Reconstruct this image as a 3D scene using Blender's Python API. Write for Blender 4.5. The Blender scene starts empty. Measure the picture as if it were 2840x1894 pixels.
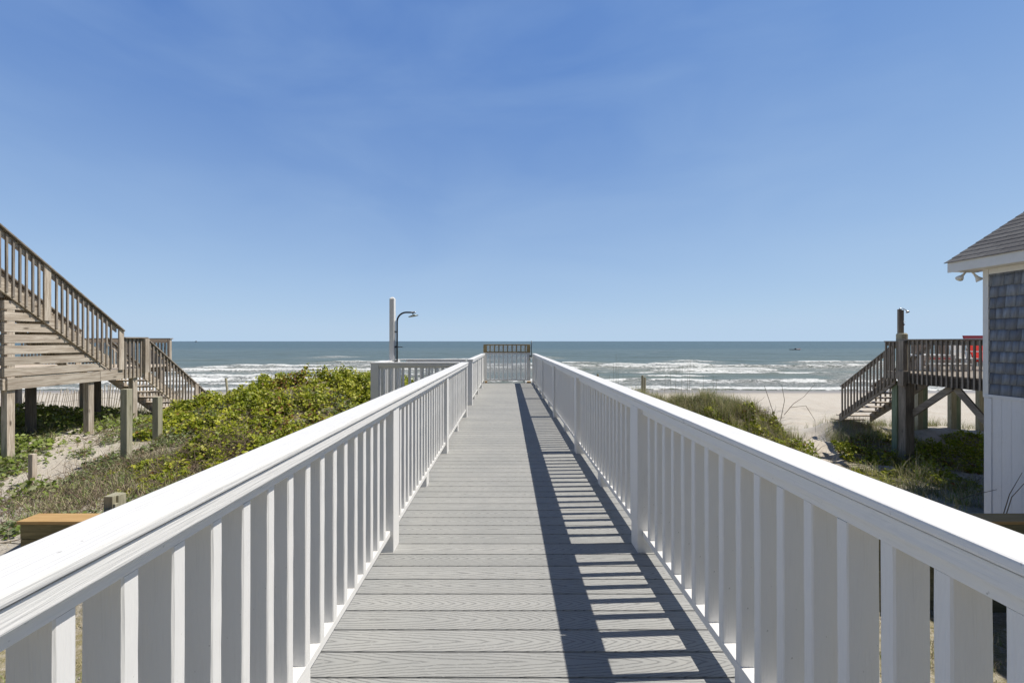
import bpy, bmesh, math, random
import numpy as np
from mathutils import Vector, Matrix
from mathutils import noise as mnoise
R = math.radians
rnd = random.Random(7)
nr = np.random.default_rng(11)
scene = bpy.context.scene
COL = scene.collection
F = 1124.0; CX = 1407.0; CY = 946.0; CAMZ = 1.42
SEA = -3.6

# ------------------------------------------------------------------ numpy value noise
def _hash(ix, iy, seed):
    h = (ix.astype(np.int64) * 374761393 + iy.astype(np.int64) * 668265263 + seed * 974634777) & 0xFFFFFFFF
    h = ((h ^ (h >> 13)) * 1274126177) & 0xFFFFFFFF
    return ((h ^ (h >> 16)) & 0xFFFF) / 65535.0
def vnoise(x, y, seed=0):
    x = np.asarray(x, float); y = np.asarray(y, float)
    ix = np.floor(x); iy = np.floor(y); fx = x - ix; fy = y - iy
    fx = fx * fx * (3 - 2 * fx); fy = fy * fy * (3 - 2 * fy)
    a = _hash(ix, iy, seed); b = _hash(ix + 1, iy, seed); c = _hash(ix, iy + 1, seed); d = _hash(ix + 1, iy + 1, seed)
    return (a * (1 - fx) + b * fx) * (1 - fy) + (c * (1 - fx) + d * fx) * fy
def fbm(x, y, seed=0, octs=4):
    s = 0; a = .5; t = 0
    for i in range(octs):
        s = s + a * vnoise(x * 2 ** i, y * 2 ** i, seed + i * 17); t += a; a *= .5
    return s / t
def sstep(a, b, x):
    t = np.clip((np.asarray(x, float) - a) / (b - a), 0, 1); return t * t * (3 - 2 * t)
def gau(x, y, cx, cy, sx, sy, rot=0):
    dx = x - cx; dy = y - cy; c, s = math.cos(rot), math.sin(rot)
    u = dx * c + dy * s; v = -dx * s + dy * c
    return np.exp(-(u / sx) ** 2 - (v / sy) ** 2)

# ------------------------------------------------------------------ mesh builder
class MB:
    def __init__(s): s.v = []; s.f = []
    def _add(s, vs, fs):
        o = len(s.v); s.v += [tuple(v) for v in vs]; s.f += [tuple(i + o for i in f) for f in fs]; return s
    def box(s, x0, x1, y0, y1, z0, z1, c=0.0):
        if c <= 0:
            return s._add([(x0,y0,z0),(x1,y0,z0),(x1,y1,z0),(x0,y1,z0),(x0,y0,z1),(x1,y0,z1),(x1,y1,z1),(x0,y1,z1)],
                [(3,2,1,0),(4,5,6,7),(0,1,5,4),(1,2,6,5),(2,3,7,6),(3,0,4,7)])
        bm = bmesh.new(); bmesh.ops.create_cube(bm, size=1)
        for v in bm.verts:
            v.co = Vector(((x0+x1)/2 + v.co.x*(x1-x0), (y0+y1)/2 + v.co.y*(y1-y0), (z0+z1)/2 + v.co.z*(z1-z0)))
        bmesh.ops.bevel(bm, geom=list(bm.edges), offset=c, segments=2, profile=.6, affect='EDGES')
        bm.verts.index_update()
        s._add([v.co[:] for v in bm.verts], [[v.index for v in f.verts] for f in bm.faces]); bm.free(); return s
    def prism(s, pts, axis, a, b):
        """polygon pts in the two other axes, extruded along axis from a to b"""
        n = len(pts)
        def mk(p, t):
            if axis == 'x': return (t, p[0], p[1])
            if axis == 'y': return (p[0], t, p[1])
            return (p[0], p[1], t)
        vs = [mk(p, a) for p in pts] + [mk(p, b) for p in pts]
        area = sum(pts[i][0]*pts[(i+1)%n][1] - pts[(i+1)%n][0]*pts[i][1] for i in range(n))
        fs = [tuple(range(n))[::-1], tuple(range(n, 2*n))] + [(i, (i+1)%n, n+(i+1)%n, n+i) for i in range(n)]
        flip = (area < 0) != (axis == 'y')
        if (b < a): flip = not flip
        if flip: fs = [f[::-1] for f in fs]
        return s._add(vs, fs)
    def tube(s, pts, r, n=10, cap=True):
        pts = [Vector(p) for p in pts]; rs = r if isinstance(r, (list, tuple)) else [r]*len(pts)
        rings = []
        up = Vector((0, 0, 1)); prev = None
        for i, p in enumerate(pts):
            d = (pts[min(i+1, len(pts)-1)] - pts[max(i-1, 0)]).normalized()
            if prev is None:
                a = d.orthogonal().normalized()
            else:
                a = (prev - d * prev.dot(d)).normalized()
            prev = a; b = d.cross(a)
            rings.append([p + (a*math.cos(2*math.pi*k/n) + b*math.sin(2*math.pi*k/n))*rs[i] for k in range(n)])
        vs = [v for rg in rings for v in rg]; fs = []
        for i in range(len(pts)-1):
            for k in range(n):
                fs.append((i*n+k, i*n+(k+1)%n, (i+1)*n+(k+1)%n, (i+1)*n+k))
        if cap:
            fs.append(tuple(range(n))[::-1]); fs.append(tuple(range((len(pts)-1)*n, len(pts)*n)))
        return s._add(vs, fs)
    def disc(s, c, r, h, nrm, n=28):
        nrm = Vector(nrm).normalized(); return s.tube([Vector(c)-nrm*h/2, Vector(c)+nrm*h/2], r, n)
    def build(s, name, mat, parent=None, off=(0,0,0), smooth=False):
        me = bpy.data.meshes.new(name)
        me.from_pydata([(v[0]-off[0], v[1]-off[1], v[2]-off[2]) for v in s.v], [], s.f)
        me.materials.append(mat)
        if smooth:
            me.polygons.foreach_set('use_smooth', [True]*len(me.polygons))
        me.update()
        o = bpy.data.objects.new(name, me); COL.objects.link(o)
        if parent is not None: o.parent = parent
        return o
OFF = {}
def thing(name, label, cat, loc=(0,0,0), group=None, tilt=0):
    o = bpy.data.objects.new(name, None); COL.objects.link(o); o.empty_display_size = .2
    o.location = loc; o['label'] = label; o['category'] = cat
    if group: o['group'] = group
    OFF[o.name] = loc
    return o
def part(root, name, mb, mat, sub=None, smooth=False, label=None):
    o = mb.build(name, mat, sub if sub is not None else root, OFF[root.name], smooth)
    if label: o['label'] = label
    return o
def copy_part(src, root, loc):
    o = src.copy(); COL.objects.link(o); o.parent = root
    off = OFF[root.name]; o.location = (loc[0]-off[0], loc[1]-off[1], loc[2]-off[2]); return o
def tag(o, label, cat, group=None, kind=None):
    if label: o['label'] = label
    if cat: o['category'] = cat
    if group: o['group'] = group
    if kind: o['kind'] = kind
    return o

# ------------------------------------------------------------------ materials
class NT:
    def __init__(s, name):
        s.m = bpy.data.materials.new(name); s.m.use_nodes = True; s.t = s.m.node_tree
        s.b = s.t.nodes['Principled BSDF']; s.out = s.t.nodes['Material Output']
        s.tc = s.n('ShaderNodeTexCoord')
    def n(s, typ, **kw):
        nd = s.t.nodes.new(typ)
        for k, v in kw.items(): setattr(nd, k, v)
        return nd
    def l(s, a, b): s.t.links.new(a, b)
    def put(s, sock, v):
        if hasattr(v, 'is_output'): s.l(v, sock)
        else: sock.default_value = v
    def mapping(s, scale, loc=(0,0,0), src=None):
        m = s.n('ShaderNodeMapping'); s.l(src or s.tc.outputs['Object'], m.inputs[0])
        m.inputs['Scale'].default_value = scale; m.inputs['Location'].default_value = loc; return m.outputs[0]
    def noise(s, vec, scale, detail=4, rough=.55, dist=0):
        n = s.n('ShaderNodeTexNoise'); s.l(vec, n.inputs['Vector']); n.inputs['Scale'].default_value = scale
        n.inputs['Detail'].default_value = detail; n.inputs['Roughness'].default_value = rough; n.inputs['Distortion'].default_value = dist
        return n.outputs['Fac']
    def math(s, op, a, b=None, c=None, clamp=False):
        n = s.n('ShaderNodeMath', operation=op); n.use_clamp = clamp
        s.put(n.inputs[0], a)
        if b is not None: s.put(n.inputs[1], b)
        if c is not None: s.put(n.inputs[2], c)
        return n.outputs[0]
    def rng(s, v, a, b, c=0, d=1, smooth=False):
        n = s.n('ShaderNodeMapRange'); s.l(v, n.inputs[0])
        if smooth: n.interpolation_type = 'SMOOTHSTEP'
        for i, q in enumerate((a, b, c, d)): n.inputs[i+1].default_value = q
        return n.outputs[0]
    def mix(s, f, a, b, mode='MIX'):
        n = s.n('ShaderNodeMix', data_type='RGBA', blend_type=mode)
        s.put(n.inputs[0], f)
        for sock, v in ((n.inputs[6], a), (n.inputs[7], b)):
            if hasattr(v, 'is_output'): s.l(v, sock)
            else: sock.default_value = (*v, 1) if len(v) == 3 else v
        return n.outputs[2]
    def bump(s, h, strength=.3, dist=.01, prev=None):
        n = s.n('ShaderNodeBump'); s.l(h, n.inputs['Height']); n.inputs['Strength'].default_value = strength
        n.inputs['Distance'].default_value = dist
        if prev is not None: s.l(prev, n.inputs['Normal'])
        return n.outputs[0]
    def done(s, col=None, rough=None, normal=None, spec=None):
        if col is not None: s.put(s.b.inputs['Base Color'], col if hasattr(col, 'is_output') else (*col, 1))
        if rough is not None: s.put(s.b.inputs['Roughness'], rough)
        if normal is not None: s.l(normal, s.b.inputs['Normal'])
        if spec is not None: s.b.inputs['Specular IOR Level'].default_value = spec
        return s.m
def stretch(axis, lo, hi):
    return tuple(lo if a == axis else hi for a in 'xyz')
def paint(name, axis, col=(.765,.755,.73)):
    t = NT(name)
    v = t.mapping(stretch(axis, 5, 130)); g = t.noise(v, 1, 3, .6)
    v2 = t.mapping((1,1,1)); blot = t.noise(v2, 2.3, 4, .6); speck = t.noise(v2, 55, 2, .5)
    fine = t.noise(t.mapping(stretch(axis, 25, 60)), 1, 4, .6)
    dirt = t.math('MULTIPLY', t.rng(blot, .5, .75), t.rng(fine, .45, .7))
    c = t.mix(t.math('MULTIPLY', dirt, .35), col, (.50,.48,.43))
    c = t.mix(t.rng(speck, .74, .79, 0, .6), c, (.25,.24,.22))
    c = t.mix(t.rng(g, .58, .74, 0, .15), c, (.45,.44,.40))
    b1 = t.bump(g, .8, .003); b2 = t.bump(blot, .15, .01, b1)
    return t.done(c, .5, b2, .25)
def wood(name, axis, a, b, dark, knots=.5, rough=.85):
    t = NT(name)
    oi = t.n('ShaderNodeObjectInfo')
    vec = t.n('ShaderNodeVectorMath', operation='ADD'); t.l(t.tc.outputs['Object'], vec.inputs[0])
    sc = t.n('ShaderNodeVectorMath', operation='SCALE'); cmb = t.n('ShaderNodeCombineXYZ')
    for i in range(3): t.l(oi.outputs['Random'], cmb.inputs[i])
    t.l(cmb.outputs[0], sc.inputs[0]); sc.inputs['Scale'].default_value = 37; t.l(sc.outputs[0], vec.inputs[1])
    src = vec.outputs[0]
    g = t.noise(t.mapping(stretch(axis, 1.6, 26), src=src), 1, 5, .62, .6)
    fine = t.noise(t.mapping(stretch(axis, 6, 140), src=src), 1, 3, .6)
    blot = t.noise(t.mapping(stretch(axis, .9, 2.4), src=src), 1, 3, .5)
    vr = t.n('ShaderNodeTexVoronoi'); t.l(t.mapping(stretch(axis, 1.7, 5.2), src=src), vr.inputs['Vector']); vr.inputs['Scale'].default_value = 1
    kn = t.rng(vr.outputs['Distance'], .05, .16, 1, 0, True)
    c = t.mix(t.rng(g, .40, .60), a, b)
    c = t.mix(t.math('MULTIPLY', t.rng(fine, .5, .72), .55), c, dark)
    c = t.mix(t.math('MULTIPLY', t.rng(blot, .45, .75), .5), c, dark)
    c = t.mix(t.math('MULTIPLY', kn, knots), c, tuple(q*.45 for q in dark))
    c = t.mix(1.0, c, t.mix(oi.outputs['Random'], (.78,.77,.76), (1.08,1.06,1.04)), 'MULTIPLY')
    bn = t.bump(fine, .5, .004, t.bump(g, .3, .006))
    return t.done(c, rough, bn, .2)
def plain(name, col, rough=.5, metal=0, spec=.5, var=.12, sc=8):
    t = NT(name); n = t.noise(t.mapping((1,1,1)), sc, 4)
    c = t.mix(t.rng(n, .3, .7), tuple(q*(1-var) for q in col), tuple(min(1, q*(1+var)) for q in col))
    t.b.inputs['Metallic'].default_value = metal
    return t.done(c, rough, t.bump(n, .1, .004), spec)
P = {a: paint('white_paint_'+a, a) for a in 'xyz'}
PB = paint('white_vinyl', 'z', (.76,.77,.79))
# neighbour wood: warm weathered pine / grey dark timber / greenish treated posts / new golden
WA = {a: wood('pine_'+a, a, (.70,.63,.53), (.44,.37,.295), (.24,.19,.14), .9) for a in 'xyz'}
WD = {a: wood('grey_timber_'+a, a, (.42,.375,.32), (.26,.23,.195), (.12,.10,.085), .5) for a in 'xyz'}
WT = {a: wood('treated_post_'+a, a, (.47,.45,.34), (.35,.335,.24), (.20,.19,.13), .4) for a in 'xyz'}
WG = {a: wood('green_post_'+a, a, (.30,.38,.27), (.20,.26,.18), (.11,.12,.08), .4) for a in 'xyz'}
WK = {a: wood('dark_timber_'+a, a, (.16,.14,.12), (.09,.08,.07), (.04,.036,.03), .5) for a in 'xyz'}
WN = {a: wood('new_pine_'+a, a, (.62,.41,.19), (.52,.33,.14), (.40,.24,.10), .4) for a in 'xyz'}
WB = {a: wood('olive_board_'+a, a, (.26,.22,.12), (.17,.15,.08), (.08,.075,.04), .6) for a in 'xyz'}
WO = {a: wood('gate_wood_'+a, a, (.46,.36,.20), (.36,.27,.14), (.20,.14,.07), .5) for a in 'xyz'}
BLACK = plain('black_metal', (.012,.013,.018), .35)
CHROME = plain('chrome', (.6,.62,.65), .25, 1.0)
SILV = plain('brushed_metal', (.22,.26,.26), .4, .5)
RED = plain('red_canvas', (.75,.03,.015), .7, var=.1)
DRED = plain('dark_red_canvas', (.30,.02,.04), .7)
WPL = plain('white_plastic', (.78,.77,.74), .45, var=.04)
PINKR = plain('faded_pink', (.45,.30,.30), .6)
BRASS = plain('latch_box', (.35,.31,.16), .5)
FENCEP = plain('fence_picket', (.78,.70,.58), .85, var=.3, sc=30)

def deck_mat():
    t = NT('grey_composite')
    sep = t.n('ShaderNodeSeparateXYZ'); t.l(t.tc.outputs['Object'], sep.inputs[0])
    X, Y = sep.outputs[0], sep.outputs[1]
    by = t.math('DIVIDE', Y, .1436)
    idx = t.math('FLOOR', by); ly = t.math('SUBTRACT', t.math('SUBTRACT', by, idx), .5)
    wn = t.n('ShaderNodeTexWhiteNoise', noise_dimensions='1D'); t.l(idx, wn.inputs['W'])
    r = wn.outputs['Value']
    c = t.n('ShaderNodeCombineXYZ'); t.l(t.math('ADD', X, t.math('MULTIPLY', r, 97)), c.inputs[0]); t.l(t.math('MULTIPLY', r, 31), c.inputs[1])
    low = t.noise(c.outputs[0], .55, 1, .3)
    c2 = t.n('ShaderNodeCombineXYZ'); t.l(t.math('ADD', t.math('MULTIPLY', X, 7), t.math('MULTIPLY', r, 50)), c2.inputs[0]); t.l(t.math('MULTIPLY', ly, 3.2), c2.inputs[1])
    wob = t.noise(c2.outputs[0], 1.6, 3, .6)
    off = t.math('MULTIPLY', t.math('SUBTRACT', r, .5), .22)
    l2 = t.math('ADD', ly, off)
    par = t.math('MULTIPLY', t.math('POWER', t.math('ABSOLUTE', l2), 1.25), 10)
    f = t.math('ADD', t.math('ADD', t.math('ADD', t.math('MULTIPLY', low, 34), t.math('MULTIPLY', X, 9)), par), t.math('MULTIPLY', wob, 1.0))
    fr = t.math('FRACT', f)
    line = t.math('MULTIPLY', t.rng(fr, .0, .14), t.rng(fr, .20, .40, 1, 0))
    brk = t.rng(t.noise(t.mapping((30,90,30)), 1, 2), .30, .42)
    line = t.math('MULTIPLY', line, brk)
    blot = t.noise(t.mapping((1,1,1)), 1.7, 4, .6)
    salt = t.noise(t.mapping((3,3,3)), 6, 5, .7)
    base = t.mix(r, (.325,.326,.312), (.375,.374,.357))
    base = t.mix(t.math('MULTIPLY', t.rng(blot, .4, .7), .35), base, (.46,.45,.42))
    base = t.mix(t.math('MULTIPLY', t.rng(salt, .64, .8), .5), base, (.56,.53,.47))
    col = t.mix(t.math('MULTIPLY', line, .62), base, (.15,.15,.145))
    h = t.math('SUBTRACT', 1, line)
    fineb = t.noise(t.mapping((60,220,60)), 1, 2)
    bn = t.bump(fineb, .12, .002, t.bump(h, .7, .002))
    return t.done(col, .62, bn, .15)
DECK = deck_mat()

def sand_mat():
    t = NT('sand')
    v = t.mapping((1,1,1))
    a = t.n('ShaderNodeAttribute', attribute_name='mask')       # r litter, g wet, b dry grass
    sp = t.n('ShaderNodeSeparateColor'); t.l(a.outputs['Color'], sp.inputs[0])
    n1 = t.noise(v, 1.3, 5, .6); n2 = t.noise(v, 14, 6, .7); n3 = t.noise(v, 75, 4, .7)
    c = t.mix(t.rng(n1, .3, .7), (0.600,0.560,0.485), (0.540,0.480,0.400))
    c = t.mix(t.rng(n2, .45, .75, 0, .45), c, (0.400,0.335,0.260))
    wet = t.mix(t.rng(n1, .3, .7), (.30,.26,.21), (.25,.225,.20))
    c = t.mix(sp.outputs[1], c, wet)
    lit = t.mix(t.rng(n2, .4, .62), (.145,.115,.062), (.23,.21,.12))
    lit = t.mix(t.rng(n3, .52, .6), lit, (.34,.29,.19))
    lm = t.math('MULTIPLY', sp.outputs[0], t.rng(t.math('ADD', t.math('MULTIPLY', n2, .6), t.math('MULTIPLY', n3, .4)), .38, .52), clamp=True)
    c = t.mix(lm, c, lit)
    gr = t.mix(t.rng(n3, .42, .6), (.17,.16,.065), (.42,.36,.22))
    c = t.mix(t.math('MULTIPLY', sp.outputs[2], t.rng(n2, .35, .6)), c, gr)
    r = t.math('SUBTRACT', .95, t.math('MULTIPLY', sp.outputs[1], .55))
    bs = t.math('SUBTRACT', 1, sp.outputs[1])
    h = t.math('MULTIPLY', t.math('ADD', n2, t.math('MULTIPLY', n3, .35)), bs)
    return t.done(c, r, t.bump(h, .8, .05), .3)
SAND = sand_mat()

def sea_mat():
    t = NT('sea_water')
    pos = t.n('ShaderNodeNewGeometry'); P_ = pos.outputs['Position']
    sep = t.n('ShaderNodeSeparateXYZ'); t.l(P_, sep.inputs[0]); Y = sep.outputs[1]
    at = t.n('ShaderNodeAttribute', attribute_name='foam'); sp = t.n('ShaderNodeSeparateColor'); t.l(at.outputs['Color'], sp.inputs[0])
    big = t.noise(t.mapping((.006,.03,.01), src=P_), 1, 3)
    shelf = t.math('ADD', Y, t.math('MULTIPLY', t.math('SUBTRACT', big, .5), 160))
    c = t.mix(t.rng(shelf, 50, 150, 0, 1, True), (0.163,0.190,0.156), (0.118,0.156,0.144))
    c = t.mix(t.rng(shelf, 190, 330, 0, 1, True), c, (0.054,0.096,0.101))
    c = t.mix(t.rng(shelf, 500, 2200, 0, 1, True), c, (0.036,0.071,0.086))
    pat = t.noise(t.mapping((.05,.22,.1), src=P_), 1, 5, .65)
    c = t.mix(t.rng(pat, .35, .7, 0, .6), c, (0.095,0.125,0.114))
    str_ = t.noise(t.mapping((.22,1.1,1), src=P_), 1, 4, .6)
    c = t.mix(t.rng(str_, .45, .68, 0, .55), c, (0.068,0.103,0.095))
    # foam
    lace = t.noise(t.mapping((.55,1.6,1), src=P_), 1, 6, .72, .8)
    fine = t.noise(t.mapping((2.5,5,3), src=P_), 1, 5, .7)
    solid = sp.outputs[0]; broken = sp.outputs[1]
    th = t.math('ADD', t.math('MULTIPLY', lace, .65), t.math('MULTIPLY', fine, .35))
    f1 = t.math('MULTIPLY', t.math('ADD', solid, t.math('MULTIPLY', t.math('SUBTRACT', th, .5), 1.9)), 1.0)
    f1 = t.rng(f1, .34, .62, 0, 1, True)
    f1 = t.math('MULTIPLY', f1, t.rng(solid, .02, .2))
    rid = t.math('ABSOLUTE', t.math('SUBTRACT', lace, .5))
    f2 = t.math('MULTIPLY', t.rng(rid, .01, .085, 1, 0), t.rng(fine, .34, .5))
    f2 = t.math('MULTIPLY', f2, broken)
    # white caps far out
    cap = t.noise(t.mapping((.10,.42,1), src=P_), 1, 2, .5)
    capb = t.noise(t.mapping((.8,2.4,1), src=P_), 1, 3, .6)
    f3 = t.math('MULTIPLY', t.rng(cap, .725, .76), t.rng(capb, .42, .6))
    f3 = t.math('MULTIPLY', f3, t.rng(Y, 85, 130))
    foam = t.math('MAXIMUM', t.math('MAXIMUM', f1, f2), t.math('MULTIPLY', f3, .85), clamp=True)
    fcol = t.mix(t.rng(fine, .35, .6), (.50,.54,.52), (.80,.80,.78)); col = t.mix(foam, c, fcol)
    t.put(t.b.inputs['Base Color'], col)
    t.put(t.b.inputs['Roughness'], t.rng(foam, 0, 1, .30, .9))
    w1 = t.noise(t.mapping((.35,1.1,1), src=P_), 1, 6, .62); w2 = t.noise(t.mapping((.05,.16,1), src=P_), 1, 3, .5)
    hh = t.math('ADD', t.math('MULTIPLY', w1, .35), t.math('MULTIPLY', w2, 1.3))
    hh = t.math('ADD', hh, t.math('MULTIPLY', foam, .12))
    t.l(t.bump(hh, 1.0, 1.0), t.b.inputs['Normal'])
    t.b.inputs['Specular IOR Level'].default_value = .13
    t.b.inputs['IOR'].default_value = 1.33
    return t.m
SEAM = sea_mat()

def leaf_mat(name, rough=.45, transl=.38):
    t = NT(name); a = t.n('ShaderNodeAttribute', attribute_name='tint')
    n = t.noise(t.mapping((1,1,1)), 30, 2)
    c = t.mix(t.rng(n, .3, .7, 0, .35), a.outputs['Color'], (.03,.04,.01))
    t.done(c, rough, None, .35)
    tr = t.n('ShaderNodeBsdfTranslucent'); t.l(c, tr.inputs[0]); mx = t.n('ShaderNodeMixShader'); mx.inputs[0].default_value = transl
    t.l(t.b.outputs[0], mx.inputs[1]); t.l(tr.outputs[0], mx.inputs[2]); t.l(mx.outputs[0], t.out.inputs[0])
    return t.m
LEAF = leaf_mat('leaf'); BLADE = leaf_mat('grass_blade', .6, .2); TWIG = leaf_mat('twig', .9, .0)

def mesh_np(name, verts, faces, mat, tints=None, attr='tint', smooth=False):
    """verts (N,3), faces (M,k) numpy, per-vertex tint (N,3)"""
    me = bpy.data.meshes.new(name); N, (M, k) = len(verts), faces.shape
    me.vertices.add(N); me.vertices.foreach_set('co', verts.astype(np.float32).ravel())
    me.loops.add(M*k); me.loops.foreach_set('vertex_index', faces.astype(np.int32).ravel())
    me.polygons.add(M); me.polygons.foreach_set('loop_start', np.arange(0, M*k, k, dtype=np.int32))
    try: me.polygons.foreach_set('loop_total', np.full(M, k, dtype=np.int32))
    except Exception: pass
    if smooth: me.polygons.foreach_set('use_smooth', np.ones(M, dtype=bool))
    me.update(calc_edges=True)
    if tints is not None:
        ca = me.attributes.new(attr, 'FLOAT_COLOR', 'POINT')
        ca.data.foreach_set('color', np.concatenate([tints, np.ones((N,1))], 1).astype(np.float32).ravel())
    me.materials.append(mat); me.validate()
    o = bpy.data.objects.new(name, me); COL.objects.link(o); return o

# ------------------------------------------------------------------ terrain
def ground(x, y):
    x = np.asarray(x, float); y = np.asarray(y, float)
    yl = np.interp(y, [-200, 4.6, 5.2, 8.5, 10, 13, 16, 20, 30, 42, 60, 200], [-1.7, -1.5, -1.22, -1.12, -.98, -.9, -1.45, -2.1, -3.0, -3.68, -4.6, -9])
    yr = np.interp(y, [-200, 4.9, 5.2, 8, 12, 15, 20, 30, 42, 60, 200], [-2.0, -1.95, -1.9, -2.0, -2.1, -2.2, -2.45, -3.05, -3.68, -4.6, -9])
    b = sstep(-3.5, 3.5, x); z = yl*(1-b) + yr*b
    near = (1 - sstep(4.75, 4.9, y)) * sstep(-6.4, -5.9, x) * (1 - sstep(9, 12, x))
    z = z*(1-near) + (-1.86)*near
    amp = sstep(4.9, 5.6, y)
    z = z + amp*(.62*gau(x, y, -7.2, 12.4, 2.6, 1.8) + .62*gau(x, y, -4.6, 12.6, 2.4, 2.2) + .35*gau(x, y, -4.6, 8.6, 2.6, 2.6) + .35*gau(x, y, -1.5, 13.5, 3, 3))
    z = z + amp*(1.72*gau(x, y, 4.1, 13.2, 2.5, 1.9) + 1.12*gau(x, y, 6.9, 11.9, 1.35, 1.8))
    z = z + amp*(.35*gau(x, y, 9.8, 13.2, 1.6, 1.0) + .60*gau(x, y, 12.2, 14.9, 1.6, 1.2) + .38*gau(x, y, 16.0, 15.2, 3.0, 1.4)) - .22*gau(x, y, -9.4, 7.6, 1.6, 1.5)
    z = z + amp*sstep(1.2, 2.5, x)*(1-sstep(8.5, 9.5, x))*(fbm(x*.9, y*.9, 113, 3)-.5)*.55
    dune = 1 - sstep(24, 40, y)
    z = z + dune*((fbm(x*.55, y*.55, 3)-.5)*.32 + (fbm(x*2.3, y*2.3, 9)-.5)*.10)
    z = z + (1-dune)*(fbm(x*.12, y*.5, 5)-.5)*.10
    z = z - .08*pathR(x, y)*(y > 6)
    far = sstep(220, 400, np.abs(y)) ; z = z*(1-far) + (-9)*far
    return z
def pathL(x, y):
    pts = np.array([(-7.2, 5.4), (-8.5, 6.7), (-9.4, 8.0), (-10.3, 9.4), (-11.0, 10.6)]); d = np.full(np.shape(x), 9.)
    for (ax, ay), (bx_, by_) in zip(pts, pts[1:]):
        t = np.clip(((x-ax)*(bx_-ax)+(y-ay)*(by_-ay))/((bx_-ax)**2+(by_-ay)**2), 0, 1); d = np.minimum(d, np.hypot(x-ax-t*(bx_-ax), y-ay-t*(by_-ay)))
    return 1 - sstep(.22, .72, d + (fbm(np.asarray(x)*1.3, np.asarray(y)*1.3, 97)-.5)*.9)
def pathR(x, y):
    pts = np.array([(7.4, 8.8), (9.1, 11.7), (10.2, 13.4), (11.6, 15.8)]); d = np.full(np.shape(x), 9.)
    for (ax, ay), (bx_, by_) in zip(pts, pts[1:]):
        t = np.clip(((x-ax)*(bx_-ax)+(y-ay)*(by_-ay))/((bx_-ax)**2+(by_-ay)**2), 0, 1); d = np.minimum(d, np.hypot(x-ax-t*(bx_-ax), y-ay-t*(by_-ay)))
    return 1 - sstep(.2, .55, d + (fbm(np.asarray(x)*1.3, np.asarray(y)*1.3, 99)-.5)*.5)
def maskL(x, y):      # left shrub mass, 0..1
    m = np.maximum.reduce([gau(x, y, -7.2, 12.2, 2.9, 2.3), gau(x, y, -4.4, 12.2, 3.0, 3.0), gau(x, y, -4.6, 9.2, 2.5, 2.7), .9*gau(x, y, -3.0, 6.9, 1.7, 1.5)])
    m = m + (fbm(x*.8, y*.8, 21)-.5)*.7
    m = m * (1 - sstep(15, 16.5, y)) * (1 - sstep(-1.0, -.6, x)*(y < 14.6))
    return np.clip((m-.30)/.35, 0, 1)
def maskR(x, y):
    m = np.maximum.reduce([gau(x, y, 6.0, 12.1, 1.3, 1.4), gau(x, y, 7.2, 10.8, 1.15, 1.8), .8*gau(x, y, 4.6, 9.8, 1.9, 1.5)])
    m2 = np.maximum.reduce([gau(x, y, 10.8, 12.4, 1.5, 1.3), gau(x, y, 13.2, 11.9, 1.9, 1.5), gau(x, y, 10.4, 10.3, 1.0, 1.1), gau(x, y, 9.5, 10.4, .8, .9), .8*gau(x, y, 16, 12.5, 2, 2), .9*gau(x, y, 12.6, 13.2, 2.2, .8)])
    m = np.maximum(m, m2) + (fbm(x*.9, y*.9, 31)-.5)*.6
    m = m * sstep(1.25, 1.7, x) * (1-pathR(x, y))
    return np.clip((m-.36)/.35, 0, 1)
def canopy(x, y, m):
    clump = fbm(x*1.2, y*1.2, 41, 3); c2 = fbm(x*4.2, y*4.2, 47, 2)
    return ground(x, y) + m*(.20 + .72*(clump-.4) + .34*(c2-.5))

def axis_coords(a, b, d, far, g=1.12, lo=None):
    mid = list(np.arange(a, b+d*.5, d)); st = d; c = b; hi = []
    while c < far: st *= g; c += st; hi.append(c)
    st = d; c = a; lw = []
    lim = -far if lo is None else lo
    while c > lim: st *= g; c -= st; lw.append(c)
    return np.array(lw[::-1] + mid + hi)
xs = axis_coords(-18, 18, .14, 9000); ys = axis_coords(3, 24, .14, 9000, lo=-400)
GX, GY = np.meshgrid(xs, ys); GZ = ground(GX, GY)
nx, ny = len(xs), len(ys)
V = np.stack([GX.ravel(), GY.ravel(), GZ.ravel()], 1)
ii = (np.arange(ny-1)[:,None]*nx + np.arange(nx-1)[None]).ravel()
Fq = np.stack([ii, ii+1, ii+nx+1, ii+nx], 1)
ml = maskL(GX, GY); mr = maskR(GX, GY)
litter = np.clip(np.maximum(ml, mr)*1.2 + sstep(.44, .6, fbm(GX*.5+7, GY*.5, 61))*.75*(1-sstep(16, 21, GY)), 0, 1)
path = pathR(GX, GY) + pathL(GX, GY)
litter = np.clip(litter - 1.3*path, 0, 1)
wet = sstep(36, 39.5, GY + 1.5*(fbm(GX*.05, GY*.0, 71)-.5))
dry = (1 - sstep(4.6, 5.0, GY)) * (GX > -6.3)*1.0 + .6*sstep(.5,.65, fbm(GX*.8, GY*.8, 77))*(1-sstep(8, 14, GY))*(GX<0)*(1-np.clip(path*1.5,0,1))
go = mesh_np('ground', V, Fq, SAND, np.stack([litter.ravel(), wet.ravel(), np.clip(dry,0,1).ravel()], 1), 'mask', True)
tag(go, None, None, kind='structure')

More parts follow.
